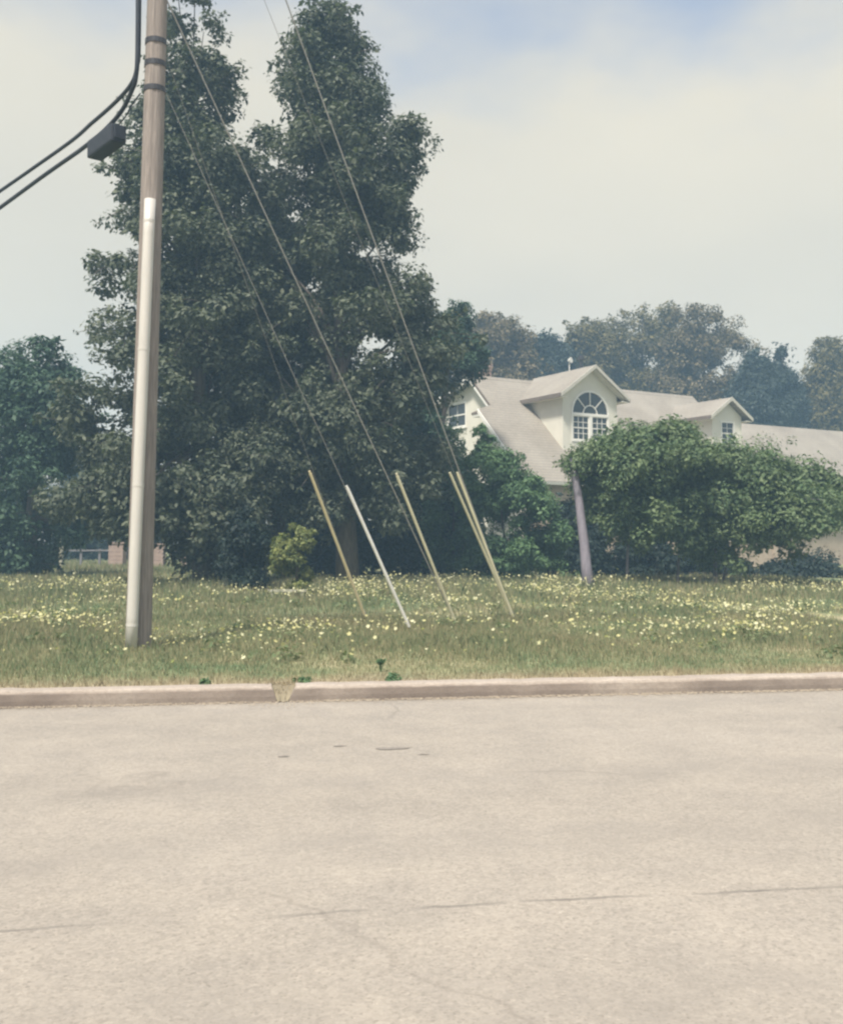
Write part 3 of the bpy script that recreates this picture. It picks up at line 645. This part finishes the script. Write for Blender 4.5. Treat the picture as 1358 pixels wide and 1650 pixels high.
EZ = 4.62
# front and back roof slopes; the front one steps out over a lower wing at the gable end
r1 = slab([(0, 0), (0, 1.72), (-0.87, 2.02), (-0.87, 5.69), (14.0, 5.69), (14.3, 0)]).build('roof', M['roof'], house)
slab([(0, 0.001), (14.3, 0.001), (14.3, -5.5), (0, -5.5)]).build('roof', M['roof'], house)
# ridge caps
mb = MB()
for k in range(48): mb.prism([hp(0.02 + k * .297, -0.14, ZR - .115), hp(0.02 + k * .297, 0, ZR + .035), hp(0.02 + k * .297, 0.14, ZR - .115)], (0.285, 0, 0.004))
mb.build('ridge_cap', M['roof'], house)
# rake boards and gutter
def rake(u, t0, t1, h0, h1, w_, mt, nm):
    MB().prism([hp(u, t0, roofz(t0) - h0), hp(u, t1, roofz(t1) - h0), hp(u, t1, roofz(t1) - h1), hp(u, t0, roofz(t0) - h1)], (-w_, 0, 0)).build(nm, mt, house)
rake(-0.003, 0.0, 1.74, -0.01, 0.13, 0.05, M['fascia'], 'fascia')
rake(-0.003, 0.0, 1.74, 0.132, 0.3, 0.04, M['trim'], 'fascia')
rake(-0.003, 0.0, -5.5, -0.01, 0.28, 0.05, M['trim'], 'fascia')
rake(-0.873, 2.0, 5.7, 0.0, 0.2, 0.05, M['trim'], 'fascia')
MB().prism([hp(0.05, .0, ZR - .19), hp(0.05, 1.7, roofz(1.7) - .19), hp(.36, 1.7, roofz(1.7) - .19), hp(.36, 0, ZR - .19)], (0, 0, -.04)).build('soffit', M['trim'], house)
# pent return under the rake at the gable corner
MB().prism([hp(-0.42, 1.72, 7.70), hp(-0.02, 1.72, 7.88), hp(-0.02, 0.75, 7.88), hp(-0.42, 0.75, 7.70)], (0, 0, -0.1)).build('eave_return', M['fascia'], house)
MB().box(-0.40, -0.03, -1.70, -0.77, 7.5, 7.6).build('soffit', M['trim'], house)
gut = MB()
prof = [(5.70, 0), (5.70, -.13), (5.80, -.13), (5.83, 0), (5.81, 0), (5.785, -.11), (5.72, -.11), (5.72, 0)]
gut.prism([hp(-0.9, a, roofz(5.69) - .02 + z) for a, z in prof], (14.9, 0, 0)); gut.build('gutter', M['trim'], house)
MB().tube([hp(-0.78, 5.76, roofz(5.69) - .12), hp(-0.78, 5.6, 3.9), hp(-0.78, 5.42, 3.6), hp(-0.78, 5.42, 0.4)], 0.045, 8).build('downpipe', M['trim'], house)
# walls
zb = 0.35
MB().box(-0.55, 14.0, -5.35, -5.1, zb, 4.44).build('wall', M['brick'], house)
MB().box(0.36, 14.0, 5.0, 5.2, zb, roofz(-5.2) - .17).build('wall', M['wall'], house)
wh = [(-2.55, 7.28), (-2.55, 8.5), (-0.86, 8.5), (-0.86, 7.28)]
wall_poly([(-5.1, zb), (5.09, zb), (5.09, 4.7), (0.0, ZR - 0.2), (-5.1, roofz(-5.1) - .18)], [wh], 0, 0.18, 'wall', M['wall'], axis='end', u0=0.36)
wall_poly([(2.2, zb), (5.09, zb), (5.09, 4.7), (2.2, roofz(2.2) - .2)], [], 0, 0.15, 'wall', M['wall'], axis='end', u0=-0.55)
MB().box(-0.40, 0.355, -2.35, -2.2, zb, 7.3).build('wall', M['wall'], house)

def bar2(a, b_, w_, y0, y1):
    """a straight bar between (u, z) points a and b in a window plane, y0..y1 deep (local y)"""
    a, b_ = Vector((a[0], 0, a[1])), Vector((b_[0], 0, b_[1])); d = (b_ - a).normalized(); q = Vector((-d.z, 0, d.x)) * w_ / 2
    pts = [a - q, b_ - q, b_ + q, a + q]
    return [Vector((p.x, y0, p.z)) for p in pts], Vector((0, y1 - y0, 0))
def build_rect_window(kind, c0, c1, z0, z1, plane, cols, rows_, axis='front', mid=True, label=None):
    """window set in an opening: frame, sashes, panes; plane is t (front) or u (end)"""
    fw = 0.085
    if axis == 'front': X = lambda a, z, d: hp(a, plane, z) + Vector((0, d, 0)); dep = lambda d: Vector((0, d, 0))
    else: X = lambda a, z, d: hp(plane, a, z) + Vector((d, 0, 0)); dep = lambda d: Vector((d, 0, 0))
    def rect(mb, a0, a1, b0, b1, d0, d1): mb.prism([X(a0, b0, d0), X(a1, b0, d0), X(a1, b1, d0), X(a0, b1, d0)], dep(d1 - d0)); return mb
    f = MB(); e = 0.004
    rect(f, c0 + e, c0 + fw, z0 + e, z1 - e, -0.03, 0.09); rect(f, c1 - fw, c1 - e, z0 + e, z1 - e, -0.03, 0.09)
    rect(f, c0 + fw, c1 - fw, z0 + e, z0 + fw, -0.028, 0.088); rect(f, c0 + fw, c1 - fw, z1 - fw, z1 - e, -0.028, 0.088)
    fo = f.build('window', M['trim'], house)
    rect(MB(), c0 - .05, c1 + .05, z0 - .07, z0 - .004, -0.07, -0.003).build('sill', M['trim'], fo)
    a0, a1, b0, b1 = c0 + fw, c1 - fw, z0 + fw, z1 - fw
    if mid: rect(MB(), a0, a1, (b0 + b1) / 2 - .03, (b0 + b1) / 2 + .03, -0.0, 0.06).build('meeting_rail', M['trim'], fo)
    mb = MB()
    for i in range(1, cols): u_ = a0 + (a1 - a0) * i / cols; rect(mb, u_ - .011, u_ + .011, b0, b1, 0.022, 0.052)
    for j in range(1, rows_):
        if mid and 2 * j == rows_: continue
        z_ = b0 + (b1 - b0) * j / rows_; rect(mb, a0, a1, z_ - .011, z_ + .011, 0.024, 0.05)
    if mb.v: mb.build('muntin', M['trim'], fo)
    for i in range(cols):
        for j in range(rows_):
            rect(MB(), a0 + (a1 - a0) * i / cols + .002, a0 + (a1 - a0) * (i + 1) / cols - .002, b0 + (b1 - b0) * j / rows_ + .002, b0 + (b1 - b0) * (j + 1) / rows_ - .002, 0.034, 0.042).build('pane', M['glass'], fo)
    return fo
build_rect_window('end', -2.55, -0.86, 7.28, 8.5, 0.36, 2, 2, axis='end')

# large dormer with the arched window
UC, UW, TW, DE, DA = 3.90, 1.58, 4.0, 8.42, 9.78
WR, WS, WB = 1.10, 7.56, 6.28
ring = [(UC + WR * math.cos(q), WS + WR * math.sin(q)) for q in np.linspace(0, math.pi, 25)]
wall_poly([(UC - UW, 5.75), (UC + UW, 5.75), (UC + UW, 8.56), (UC, 9.64), (UC - UW, 8.56)], [[(UC + WR, WB)] + ring + [(UC - WR, WB)]], TW, 0.16, 'dormer_wall', M['wall'])
for sgn in (-1, 1):
    u_ = UC + sgn * UW
    tb = (ZR - 8.5) / SL
    poly = [hp(u_, TW - .165, 5.8), hp(u_, TW - .165, 8.56), hp(u_, tb - .25, 8.56)]
    MB().prism(poly, (-sgn * 0.12, 0, 0)).build('dormer_wall', M['wall'], house)
    # roof slope of the dormer, with a fascia at the front and a soffit below the eave
    ue = UC + sgn * 1.98; ze = DE - 0.06
    t_e = (ZR - ze) / SL
    ro = MB().prism([hp(UC, 4.42, DA), hp(ue, 4.42, ze), hp(ue, t_e - .1, ze), hp(UC, -0.25, DA)], (0, 0, -0.11)).build('dormer_roof', M['roof'], house)
    MB().prism([hp(UC, 4.425, DA + .02), hp(ue, 4.425, ze + .02), hp(ue, 4.425, ze - .15), hp(UC, 4.425, DA - .15)], (0, -0.04, 0)).build('fascia', M['cream'], ro)
    MB().prism([hp(ue + sgn * .003, 4.42, ze + .01), hp(ue + sgn * .003, t_e + .02, ze + .01), hp(ue + sgn * .003, t_e + .2, ze - .17), hp(ue + sgn * .003, 4.42, ze - .17)], (sgn * 0.05, 0, 0)).build('gutter', M['fascia'], ro)
    MB().prism([hp(ue, 4.40, ze - .15), hp(ue, t_e + .2, ze - .15), hp(u_, t_e + .2, ze - .13), hp(u_, 4.40, ze - .13)], (0, 0, -0.03)).build('soffit', M['wall'], ro)
    MB().prism([hp(UC, 4.38, DA - .13), hp(ue, 4.38, ze - .13), hp(ue, 4.01, ze - .13), hp(UC, 4.01, DA - .13)], (0, 0, -0.03)).build('soffit', M['wall'], ro)
yw = -TW
W1 = MB(); ro_, ri_ = WR - .004, WR - .085
arc = np.linspace(0, math.pi, 25)
for i in range(24):
    q0, q1 = arc[i], arc[i + 1]
    pts = [(UC + ro_ * math.cos(q0), WS + ro_ * math.sin(q0)), (UC + ro_ * math.cos(q1), WS + ro_ * math.sin(q1)), (UC + ri_ * math.cos(q1), WS + ri_ * math.sin(q1)), (UC + ri_ * math.cos(q0), WS + ri_ * math.sin(q0))]
    W1.prism([Vector((a, yw - .03, z)) for a, z in pts], (0, 0.12, 0))
W1.box(UC - ro_, UC - ri_, yw - .03, yw + .09, WB + .004, WS); W1.box(UC + ri_, UC + ro_, yw - .03, yw + .09, WB + .004, WS)
W1.box(UC - ri_, UC + ri_, yw - .028, yw + .088, WB + .004, WB + .085)
w1 = W1.build('window', M['trim'], house)
w1['label'] = 'arched window with sunburst top'
MB().box(UC - ri_, UC + ri_, yw - .04, yw + .08, WS - .09, WS + .035).build('transom', M['trim'], w1)
MB().box(UC - .085, UC + .085, yw - .036, yw + .082, WB + .085, WS - .09).build('mullion', M['trim'], w1)
mb = MB(); hub = 0.38
for q in (math.pi / 4, math.pi / 2, 3 * math.pi / 4):
    mb.prism(*bar2((UC + hub * math.cos(q), WS + hub * math.sin(q)), (UC + ri_ * math.cos(q), WS + ri_ * math.sin(q)), 0.045, yw - .005, yw + .05))
for i in range(12):
    q0, q1 = math.pi * i / 12, math.pi * (i + 1) / 12
    pts = [(UC + r_ * math.cos(q), WS + r_ * math.sin(q)) for r_, q in ((hub, q0), (hub, q1), (hub + .05, q1), (hub + .05, q0))]
    mb.prism([Vector((a, yw - .003, z)) for a, z in pts], (0, 0.05, 0))
mb.build('muntin', M['trim'], w1)
for k in range(4):
    q = np.linspace(math.pi * k / 4 + .01, math.pi * (k + 1) / 4 - .01, 7)
    pts = [(UC + (hub + .03) * math.cos(a), WS + .03 + (hub + .03) * math.sin(a)) for a in q] + [(UC + (ri_ - .002) * math.cos(a), WS + (ri_ - .002) * math.sin(a)) for a in q[::-1]]
    MB().prism([Vector((a, yw + .03, z)) for a, z in pts], (0, 0.01, 0)).build('pane', M['glass'], w1)
MB().prism([Vector((UC + (hub - .002) * math.cos(a), yw + .03, WS + .03 + (hub - .002) * math.sin(a))) for a in np.linspace(.02, math.pi - .02, 13)], (0, 0.01, 0)).build('pane', M['glass'], w1)
for (a0, a1) in ((UC - ri_ + .05, UC - .13), (UC + .13, UC + ri_ - .05)):
    b0, b1 = WB + .13, WS - .13
    s1 = MB(); s1.box(a0 - .05, a0, yw - .0, yw + .06, b0 - .045, b1 + .04); s1.box(a1, a1 + .045, yw, yw + .06, b0 - .045, b1 + .04)
    s1.box(a0, a1, yw + .002, yw + .058, b0 - .045, b0); s1.box(a0, a1, yw + .002, yw + .058, b1, b1 + .04)
    s1.box(a0, a1, yw + .001, yw + .059, (b0 + b1) / 2 - .025, (b0 + b1) / 2 + .025)
    for i in (1, 2): u_ = a0 + (a1 - a0) * i / 3; s1.box(u_ - .013, u_ + .013, yw + .012, yw + .05, b0, b1)
    for j in (1, 3): z_ = b0 + (b1 - b0) * j / 4; s1.box(a0, a1, yw + .014, yw + .048, z_ - .013, z_ + .013)
    so = s1.build('sash', M['trim'], w1)
    for i in range(3):
        for j in range(4):
            MB().box(a0 + (a1 - a0) * i / 3 + .002, a0 + (a1 - a0) * (i + 1) / 3 - .002, yw + .03, yw + .038, b0 + (b1 - b0) * j / 4 + .002, b0 + (b1 - b0) * (j + 1) / 4 - .002).build('pane', M['glass'], w1)
# small dormer
U2, H2, T2, E2, A2 = 12.25, 1.0, 4.3, 7.92, 8.86
wo2 = [(U2 - .46, 6.5), (U2 - .46, 7.72), (U2 + .5, 7.72), (U2 + .5, 6.5)]
wall_poly([(U2 - H2, 5.6), (U2 + H2, 5.6), (U2 + H2, E2 + .06), (U2, A2 - .15), (U2 - H2, E2 + .06)], [wo2], T2, 0.16, 'dormer_wall', M['wall'])
for sgn in (-1, 1):
    u_ = U2 + sgn * H2; tb = (ZR - (E2 + .06)) / SL
    MB().prism([hp(u_, T2 - .165, 5.6), hp(u_, T2 - .165, E2 + .05), hp(u_, tb - .2, E2 + .05)], (-sgn * .12, 0, 0)).build('dormer_wall', M['wall'], house)
    ue = U2 + sgn * 1.42; ze = E2 - 0.03; t_e = (ZR - ze) / SL; t_r = (ZR - A2) / SL
    ro = MB().prism([hp(U2, T2 + .35, A2), hp(ue, T2 + .35, ze), hp(ue, t_e - .1, ze), hp(U2, t_r - .1, A2)], (0, 0, -0.1)).build('dormer_roof', M['roof'], house)
    MB().prism([hp(U2, T2 + .355, A2 + .02), hp(ue, T2 + .355, ze + .02), hp(ue, T2 + .355, ze - .16), hp(U2, T2 + .355, A2 - .16)], (0, -0.04, 0)).build('fascia', M['cream'], ro)
    MB().prism([hp(ue + sgn * .003, T2 + .35, ze + .01), hp(ue + sgn * .003, t_e + .02, ze + .01), hp(ue + sgn * .003, t_e + .2, ze - .16), hp(ue + sgn * .003, T2 + .35, ze - .16)], (sgn * .05, 0, 0)).build('gutter', M['fascia'], ro)
    MB().prism([hp(ue, T2 + .33, ze - .14), hp(ue, t_e + .2, ze - .14), hp(u_, t_e + .2, ze - .12), hp(u_, T2 + .33, ze - .12)], (0, 0, -0.03)).build('soffit', M['wall'], ro)
build_rect_window('small', U2 - .46, U2 + .5, 6.5, 7.72, T2, 2, 4)
# lower wing past the small dormer
wr_t, wr_z = 0.9, 8.22
we = 5.9; wz = wr_z - SL * (we - wr_t)
MB().prism([hp(14.02, wr_t, wr_z), hp(26, wr_t, wr_z), hp(26, we, wz), hp(14.02, we, wz)], (0, 0, -0.16)).build('wing_roof', M['roof'], house)
MB().prism([hp(14.02, wr_t + .001, wr_z), hp(26, wr_t + .001, wr_z), hp(26, -4.1, wz), hp(14.02, -4.1, wz)], (0, 0, -0.16)).build('wing_roof', M['roof'], house)
MB().box(14.01, 25.8, -5.45, -5.25, zb, wz + .0).build('wall', M['brick'], house)
MB().box(14.01, 25.8, 3.6, 3.8, zb, wz + .2).build('wall', M['brick'], house)
MB().prism([hp(25.8, -3.6, zb), hp(25.8, 5.25, zb), hp(25.8, 5.25, wz + .3), hp(25.8, wr_t, wr_z - .25), hp(25.8, -3.6, wz + .2)], (-.2, 0, 0)).build('wall', M['brick'], house)
MB().prism([hp(14.0, wr_t - 4.2, wz - .1), hp(14.0, 5.0, 4.7), hp(14.0, 0, ZR - .25), hp(14.0, -5, roofz(-5) - .25), hp(14.0, -5, wz - .1)], (-.15, 0, 0)).build('wall', M['wall'], house)
MB().prism([hp(14.02, we + .01, wz), hp(26, we + .01, wz), hp(26, we + .12, wz - .02), hp(14.02, we + .12, wz - .02)], (0, 0, -0.12)).build('gutter', M['trim'], house)
# chimney, flue and dish on the ridge
def loc_on(px, py, t_):
    d = ray(px, py); o = Vector((0, 0, EYE)) - HO
    e1 = Vector((math.cos(HA), math.sin(HA), 0)); e2 = Vector((math.sin(HA), -math.cos(HA), 0))
    k = (t_ - o.dot(e2)) / d.dot(e2); p = o + d * k; return (p.dot(e1), t_, p.z)
cu, ct, cz = loc_on(777, 592, -1.2)
ch = MB()
nc = 7
for j in range(nc):
    z0 = cz - 1.1 + j * .18; g_ = 0.02 if j == nc - 2 else (0.05 if j == nc - 1 else 0.0)
    ch.box(cu - .32 - g_, cu + .32 + g_, 1.2 - .3 - g_, 1.2 + .3 + g_, z0, z0 + .172)
co = ch.build('chimney', M['pink'], house)
MB().tube([hp(cu - .08, -1.2, cz + .12), hp(cu - .08, -1.2, cz + .38)], 0.1, 10).build('flue', M['pink'], co)
vu, vt, vz = loc_on(936, 577, -0.5)
MB().tube([hp(vu, -.5, vz - .7), hp(vu, -.5, vz - .12), hp(vu, -.5, vz - .11), hp(vu, -.5, vz + .08), hp(vu, -.5, vz + .12)], [.09, .09, .17, .17, .06], 12).build('roof_vent', M['vent'], house)
du, dt, dz_ = loc_on(917, 581, -0.6)
dm = MB(); dm.tube([hp(du, -.6, dz_ - .75), hp(du, -.6, dz_ - .05)], .025, 6)
dm.tube([hp(du - .05, -.62, dz_), hp(du - .02, -.5, dz_ + .01), hp(du, -.45, dz_ + .015)], [0.05, .12, .16], 14); dm.build('roof_dish', M['trim'], house)

# ------------------------------------------------------------------ utility pole, conduit, cables
PX, PY = -4.10, 15.72; PZ = float(gz(PX, PY))
pole = empty('utility_pole', (PX, PY, PZ)); tag(pole, 'weathered wooden utility pole with pale conduit up its front', 'utility pole')
rng = np.random.default_rng(3)
hts = np.linspace(-0.3, 13.9, 40)
pm = MB(); n = 28; vs_ = []
ph = rng.uniform(0, 6.28, 6)
for z in hts:
    r_ = 0.184 - 0.0035 * z
    for k in range(n):
        a = 2 * math.pi * k / n
        q = 1 + 0.018 * math.sin(3 * a + ph[0] + z * .15) + 0.014 * math.sin(7 * a + ph[1]) + (-.03 if k in (5, 17, 22) else 0)
        vs_.append((math.cos(a) * r_ * q + 0.004 * z, math.sin(a) * r_ * q, z))
fs = [(i * n + k, i * n + (k + 1) % n, (i + 1) * n + (k + 1) % n, (i + 1) * n + k) for i in range(39) for k in range(n)] + [tuple(range(n - 1, -1, -1)), tuple(39 * n + k for k in range(n))]
pm.add(vs_, fs).build('pole', M['polewood'], pole)
# conduit: a U-shaped guard over the riser, from the ground to about seven metres
ctop = at(246, 322, PY - .2).z - PZ
cm = MB(); secs = []
for f in np.linspace(0, 1, 14):
    z = -0.05 + (ctop + .05) * f; a0 = -math.pi / 2 - 0.12 + 0.30 * f
    r_ = 0.184 - 0.0035 * z; c_ = Vector((math.cos(a0) * (r_ + .07) + .004 * z, math.sin(a0) * (r_ + .07), z))
    secs.append(c_)
cm.tube(secs, 0.082, 16); co = cm.build('conduit', M['conduit'], pole, smooth=False)
for p_ in co.data.polygons: p_.use_smooth = len(p_.vertices) == 4
for f in (0.06, 0.36, 0.66, 0.95):
    k = f * 13; j = int(k); c_ = secs[j].lerp(secs[min(j + 1, 13)], k - j); ax = (secs[13] - secs[0]).normalized()
    MB().tube([c_ - ax * .02, c_ + ax * .02], 0.0855, 16).build('strap', M['conduit'], co)
for zz, nm in ((9.1, 'guy_clamp'), (8.35, 'guy_clamp'), (8.75, 'guy_clamp')):
    MB().tube([(0.004 * zz, 0, zz - .04), (0.004 * zz, 0, zz + .04)], 0.184 - .0035 * zz + .012, 20).build(nm, M['vent'], pole)
MB().box(-1.2, 1.2, -0.26, -0.15, 12.9, 13.02).build('crossarm', M['polewood'], pole)
def poleat(py):     # centre of the pole where the photograph shows it at row py
    lo, hi = 0.0, 60.0
    p = at(243, py, PY); return Vector((PX + .004 * (p.z - PZ), PY, p.z))
def curve(pts, n=16):
    """Catmull-Rom through pts"""
    P = [Vector(p) for p in pts]; P = [P[0] * 2 - P[1]] + P + [P[-1] * 2 - P[-2]]; out = []
    for i in range(1, len(P) - 2):
        a, b_, c_, d = P[i - 1:i + 3]
        for k in range(n):
            q = k / n; out.append(0.5 * ((2 * b_) + (c_ - a) * q + (2 * a - 5 * b_ + 4 * c_ - d) * q * q + (-a + 3 * b_ - 3 * c_ + d) * q ** 3))
    return out + [P[-2]]
def cable(name, label, pts, r_, grp='cables leaving the wooden pole'):
    pts = curve(pts); o = pts[0].copy(); mb = MB().tube([p - o for p in pts], r_, 8)
    c_ = mb.build(name, M['cable'], None, smooth=True); c_.location = o; return tag(c_, label, 'cable', grp)
yl = PY
cable('overhead_cable', 'upper thick black cable bending up along the wooden pole',
      [at(-420, 560, 27), at(-120, 385, 22), at(84, 249, 18.6), at(150, 196, 17.3), at(190, 160, 16.4), at(213, 132, 15.75), at(221, 105, 15.6), at(224, 60, 15.58), at(226, -200, 15.58)], 0.032)
cable('overhead_cable', 'lower thick black cable carrying the splice box',
      [at(-420, 590, 27), at(-120, 415, 22), at(84, 273, 18.5), at(135, 237, 17.5), at(170, 208, 16.8), at(196, 178, 16.25), at(212, 146, 15.8), at(219, 122, 15.62), at(222, 60, 15.55), at(223, -200, 15.55)], 0.036)
cable('overhead_cable', 'thin slack cable looping below the two thick cables',
      [at(172, 228, 16.9), at(186, 207, 16.6), at(203, 186, 16.2), at(214, 166, 15.9), at(226, 150, 15.6)], 0.012)
# splice box hanging from the lower cable
p0, p1 = at(152, 236, 17.05), at(192, 206, 16.35)
ctr = (p0 + p1) / 2; dv = (p1 - p0); ln = dv.length * 1.0; dv.normalize()
sbx = empty('splice_box', ctr + Vector((0, 0, -0.03))); tag(sbx, 'dark splice box hanging from the lower cable beside the pole', 'splice box')
side = dv.cross(Vector((0, 0, 1))).normalized(); upv = side.cross(dv)
Mx = Matrix((dv, side, upv)).transposed()
def ob(mb):
    mb.v = [tuple(Mx @ Vector(v)) for v in mb.v]; return mb
ob(MB().box(-ln * .5, ln * .5, -.13, .13, -.2, .1)).build('body', M['cable'], sbx, bevel=0.03)
for sx in (-1, 1): ob(MB().box(sx * ln * .5 - .02, sx * ln * .5 + .035, -.09, .09, -.15, .07)).build('end_cap', M['cable'], sbx, bevel=0.012)
for sx in (-.3, .3): ob(MB().tube([(sx * ln, 0, .08), (sx * ln, 0, .17)], .014, 6)).build('hanger', M['galv'], sbx)

# ------------------------------------------------------------------ guy wires with plastic guards
def guy(label, attach_py, anchor_px, anchor_py, top_px, top_py, gm, r_w=0.010, zadd=0.0, bot=0.02, g_r=0.026, strand_to=None):
    A = poleat(attach_py); A = A + Vector((0.13, -0.02, 0))
    G = onz(anchor_px, anchor_py, 0.25); G.z = float(gz(G.x, G.y)) + 0.03
    root = empty('guy_wire', G); tag(root, label, 'guy wire', 'guy wires anchored in the verge')
    L = A - G
    MB().tube([Vector((0, 0, 0)), L * .5 - Vector((0, 0, .03)), L], r_w, 6).build('strand', M['galv'], root)
    # guard: its upper end as far up the wire as the photograph shows, leaning a little off the strand
    d = ray(top_px, top_py); o = Vector((0, 0, EYE)) - G
    # nearest point of the sight line to the wire
    w0 = o; a = d.dot(d); b_ = d.dot(L); c_ = L.dot(L); dd = d.dot(w0); e_ = L.dot(w0)
    k = (b_ * e_ - c_ * dd) / (a * c_ - b_ * b_); T = o + d * k
    B = T * bot
    MB().tube([B, B.lerp(T, .5), T], g_r, 10).build('guard', M[gm], root, smooth=False)
    MB().tube([T.normalized() * (T.length - .01), T.normalized() * (T.length + .05)], g_r * .8, 8).build('guard_cap', M[gm], root)
    u_ = L.normalized()
    MB().tube([u_ * -.35, u_ * .12], .012, 6).build('anchor_rod', M['galv'], root)
    eye_ = [u_ * .14 + Vector((math.cos(q) * .035, 0, math.sin(q) * .035)) for q in np.linspace(0, 2 * math.pi, 9)]
    MB().tube(eye_, .008, 5).build('anchor_eye', M['galv'], root)
guy('guy wire in the tan yellow guard nearest the wooden pole', 82, 590, 1000, 500, 763, 'guardy', 0.004)
guy('guy wire in the pale grey guard, second from the wooden pole', 139, 661, 1014, 560, 787, 'guardw', 0.005)
guy('guy wire in the single pale yellow guard, third from the wooden pole', -4, 735, 1002, 640, 767, 'guardp', 0.012)
guy('guy wire in the first guard of the crossing yellow pair', -370, 823, 991, 726, 765, 'guardp', 0.004)
guy('guy wire in the steeper guard of the crossing yellow pair', -490, 828, 998, 738, 765, 'guardp', 0.012)

# ------------------------------------------------------------------ fence and small things by the trees
fY = 50.0
f0 = at(92, 888, fY); f1 = at(322, 886, fY)
fb = float(gz(f0.x, fY))
fence = empty('fence', (f0.x, fY, fb)); tag(fence, 'low pale rail fence with pinkish pillars behind the wooden pole', 'fence')
def fl(px, py): p = at(px, py, fY); return Vector((p.x - f0.x, 0, p.z - fb))
a, b_ = fl(92, 887), fl(305, 889)
MB().box(a.x, b_.x, -.03, .03, a.z - .035, a.z + .035).build('rail', M['fencewood'], fence)
for px, w_, tp in ((190, .33, 876), (256, .27, 878), (299, .17, 884)):
    q = fl(px, tp); pl = MB()
    for j in range(6):
        z0 = -0.1 + (q.z + .1) * j / 6; pl.box(q.x - w_, q.x + w_, -w_, w_, z0, z0 + (q.z + .1) / 6 - .008)
    po = pl.build('pillar', M['pink'], fence)
    MB().box(q.x - w_ - .05, q.x + w_ + .05, -w_ - .05, w_ + .05, q.z, q.z + .07).build('cap', M['pink'], po)
for px in (130, 160, 225, 278):
    q = fl(px, 886); MB().box(q.x - .05, q.x + .05, .035, .13, -.1, q.z + .05).build('post', M['fencewood'], fence)
hpost = at(98, 905, 46); hz = float(gz(hpost.x, 46)); ht = at(98, 876, 46).z - hz
hd = empty('hooded_post', (hpost.x, 46, hz)); tag(hd, 'pale post with a curved hood at the start of the fence', 'post')
MB().box(-.08, .08, -.08, .08, -.1, ht).build('post', M['board'], hd)
MB().tube(curve([(-.05, 0, ht - .1), (.05, 0, ht + .12), (.3, 0, ht + .22), (.52, 0, ht + .1)], 6), [.1] * 6 + [.13] * 6 + [.11] * 6 + [.05], 10).build('hood', M['board'], hd)
pk = at(463, 945, 26.6); pkz = float(gz(pk.x, 26.6))
plk = MB().box(-.46, .46, -.09, .09, .06, .12); plk.box(-.4, -.32, -.07, .07, -.25, .058); plk.box(.32, .4, -.07, .07, -.25, .058)
po = plk.build('plank', M['board']); po.location = (pk.x, 26.6, pkz + .16); tag(po, 'low pale plank lying below the small yellow green bush', 'plank')

# ------------------------------------------------------------------ hazy air
hz_ = MB().box(-150, 150, -60, 165, -1.2, 26.0).build('haze', None)
tag(hz_, kind='stuff', label='thin pale summer haze over the whole place')
m = bpy.data.materials.new('haze'); m.use_nodes = True; t = m.node_tree; t.nodes.clear()
pv = nd(t, 'ShaderNodeVolumePrincipled'); pv.inputs['Color'].default_value = (0.46, 0.73, 1.0, 1); pv.inputs['Density'].default_value = 0.0025
pv.inputs['Anisotropy'].default_value = 0.1
out = nd(t, 'ShaderNodeOutputMaterial'); t.links.new(pv.outputs[0], out.inputs['Volume'])
hz_.data.materials.append(m)
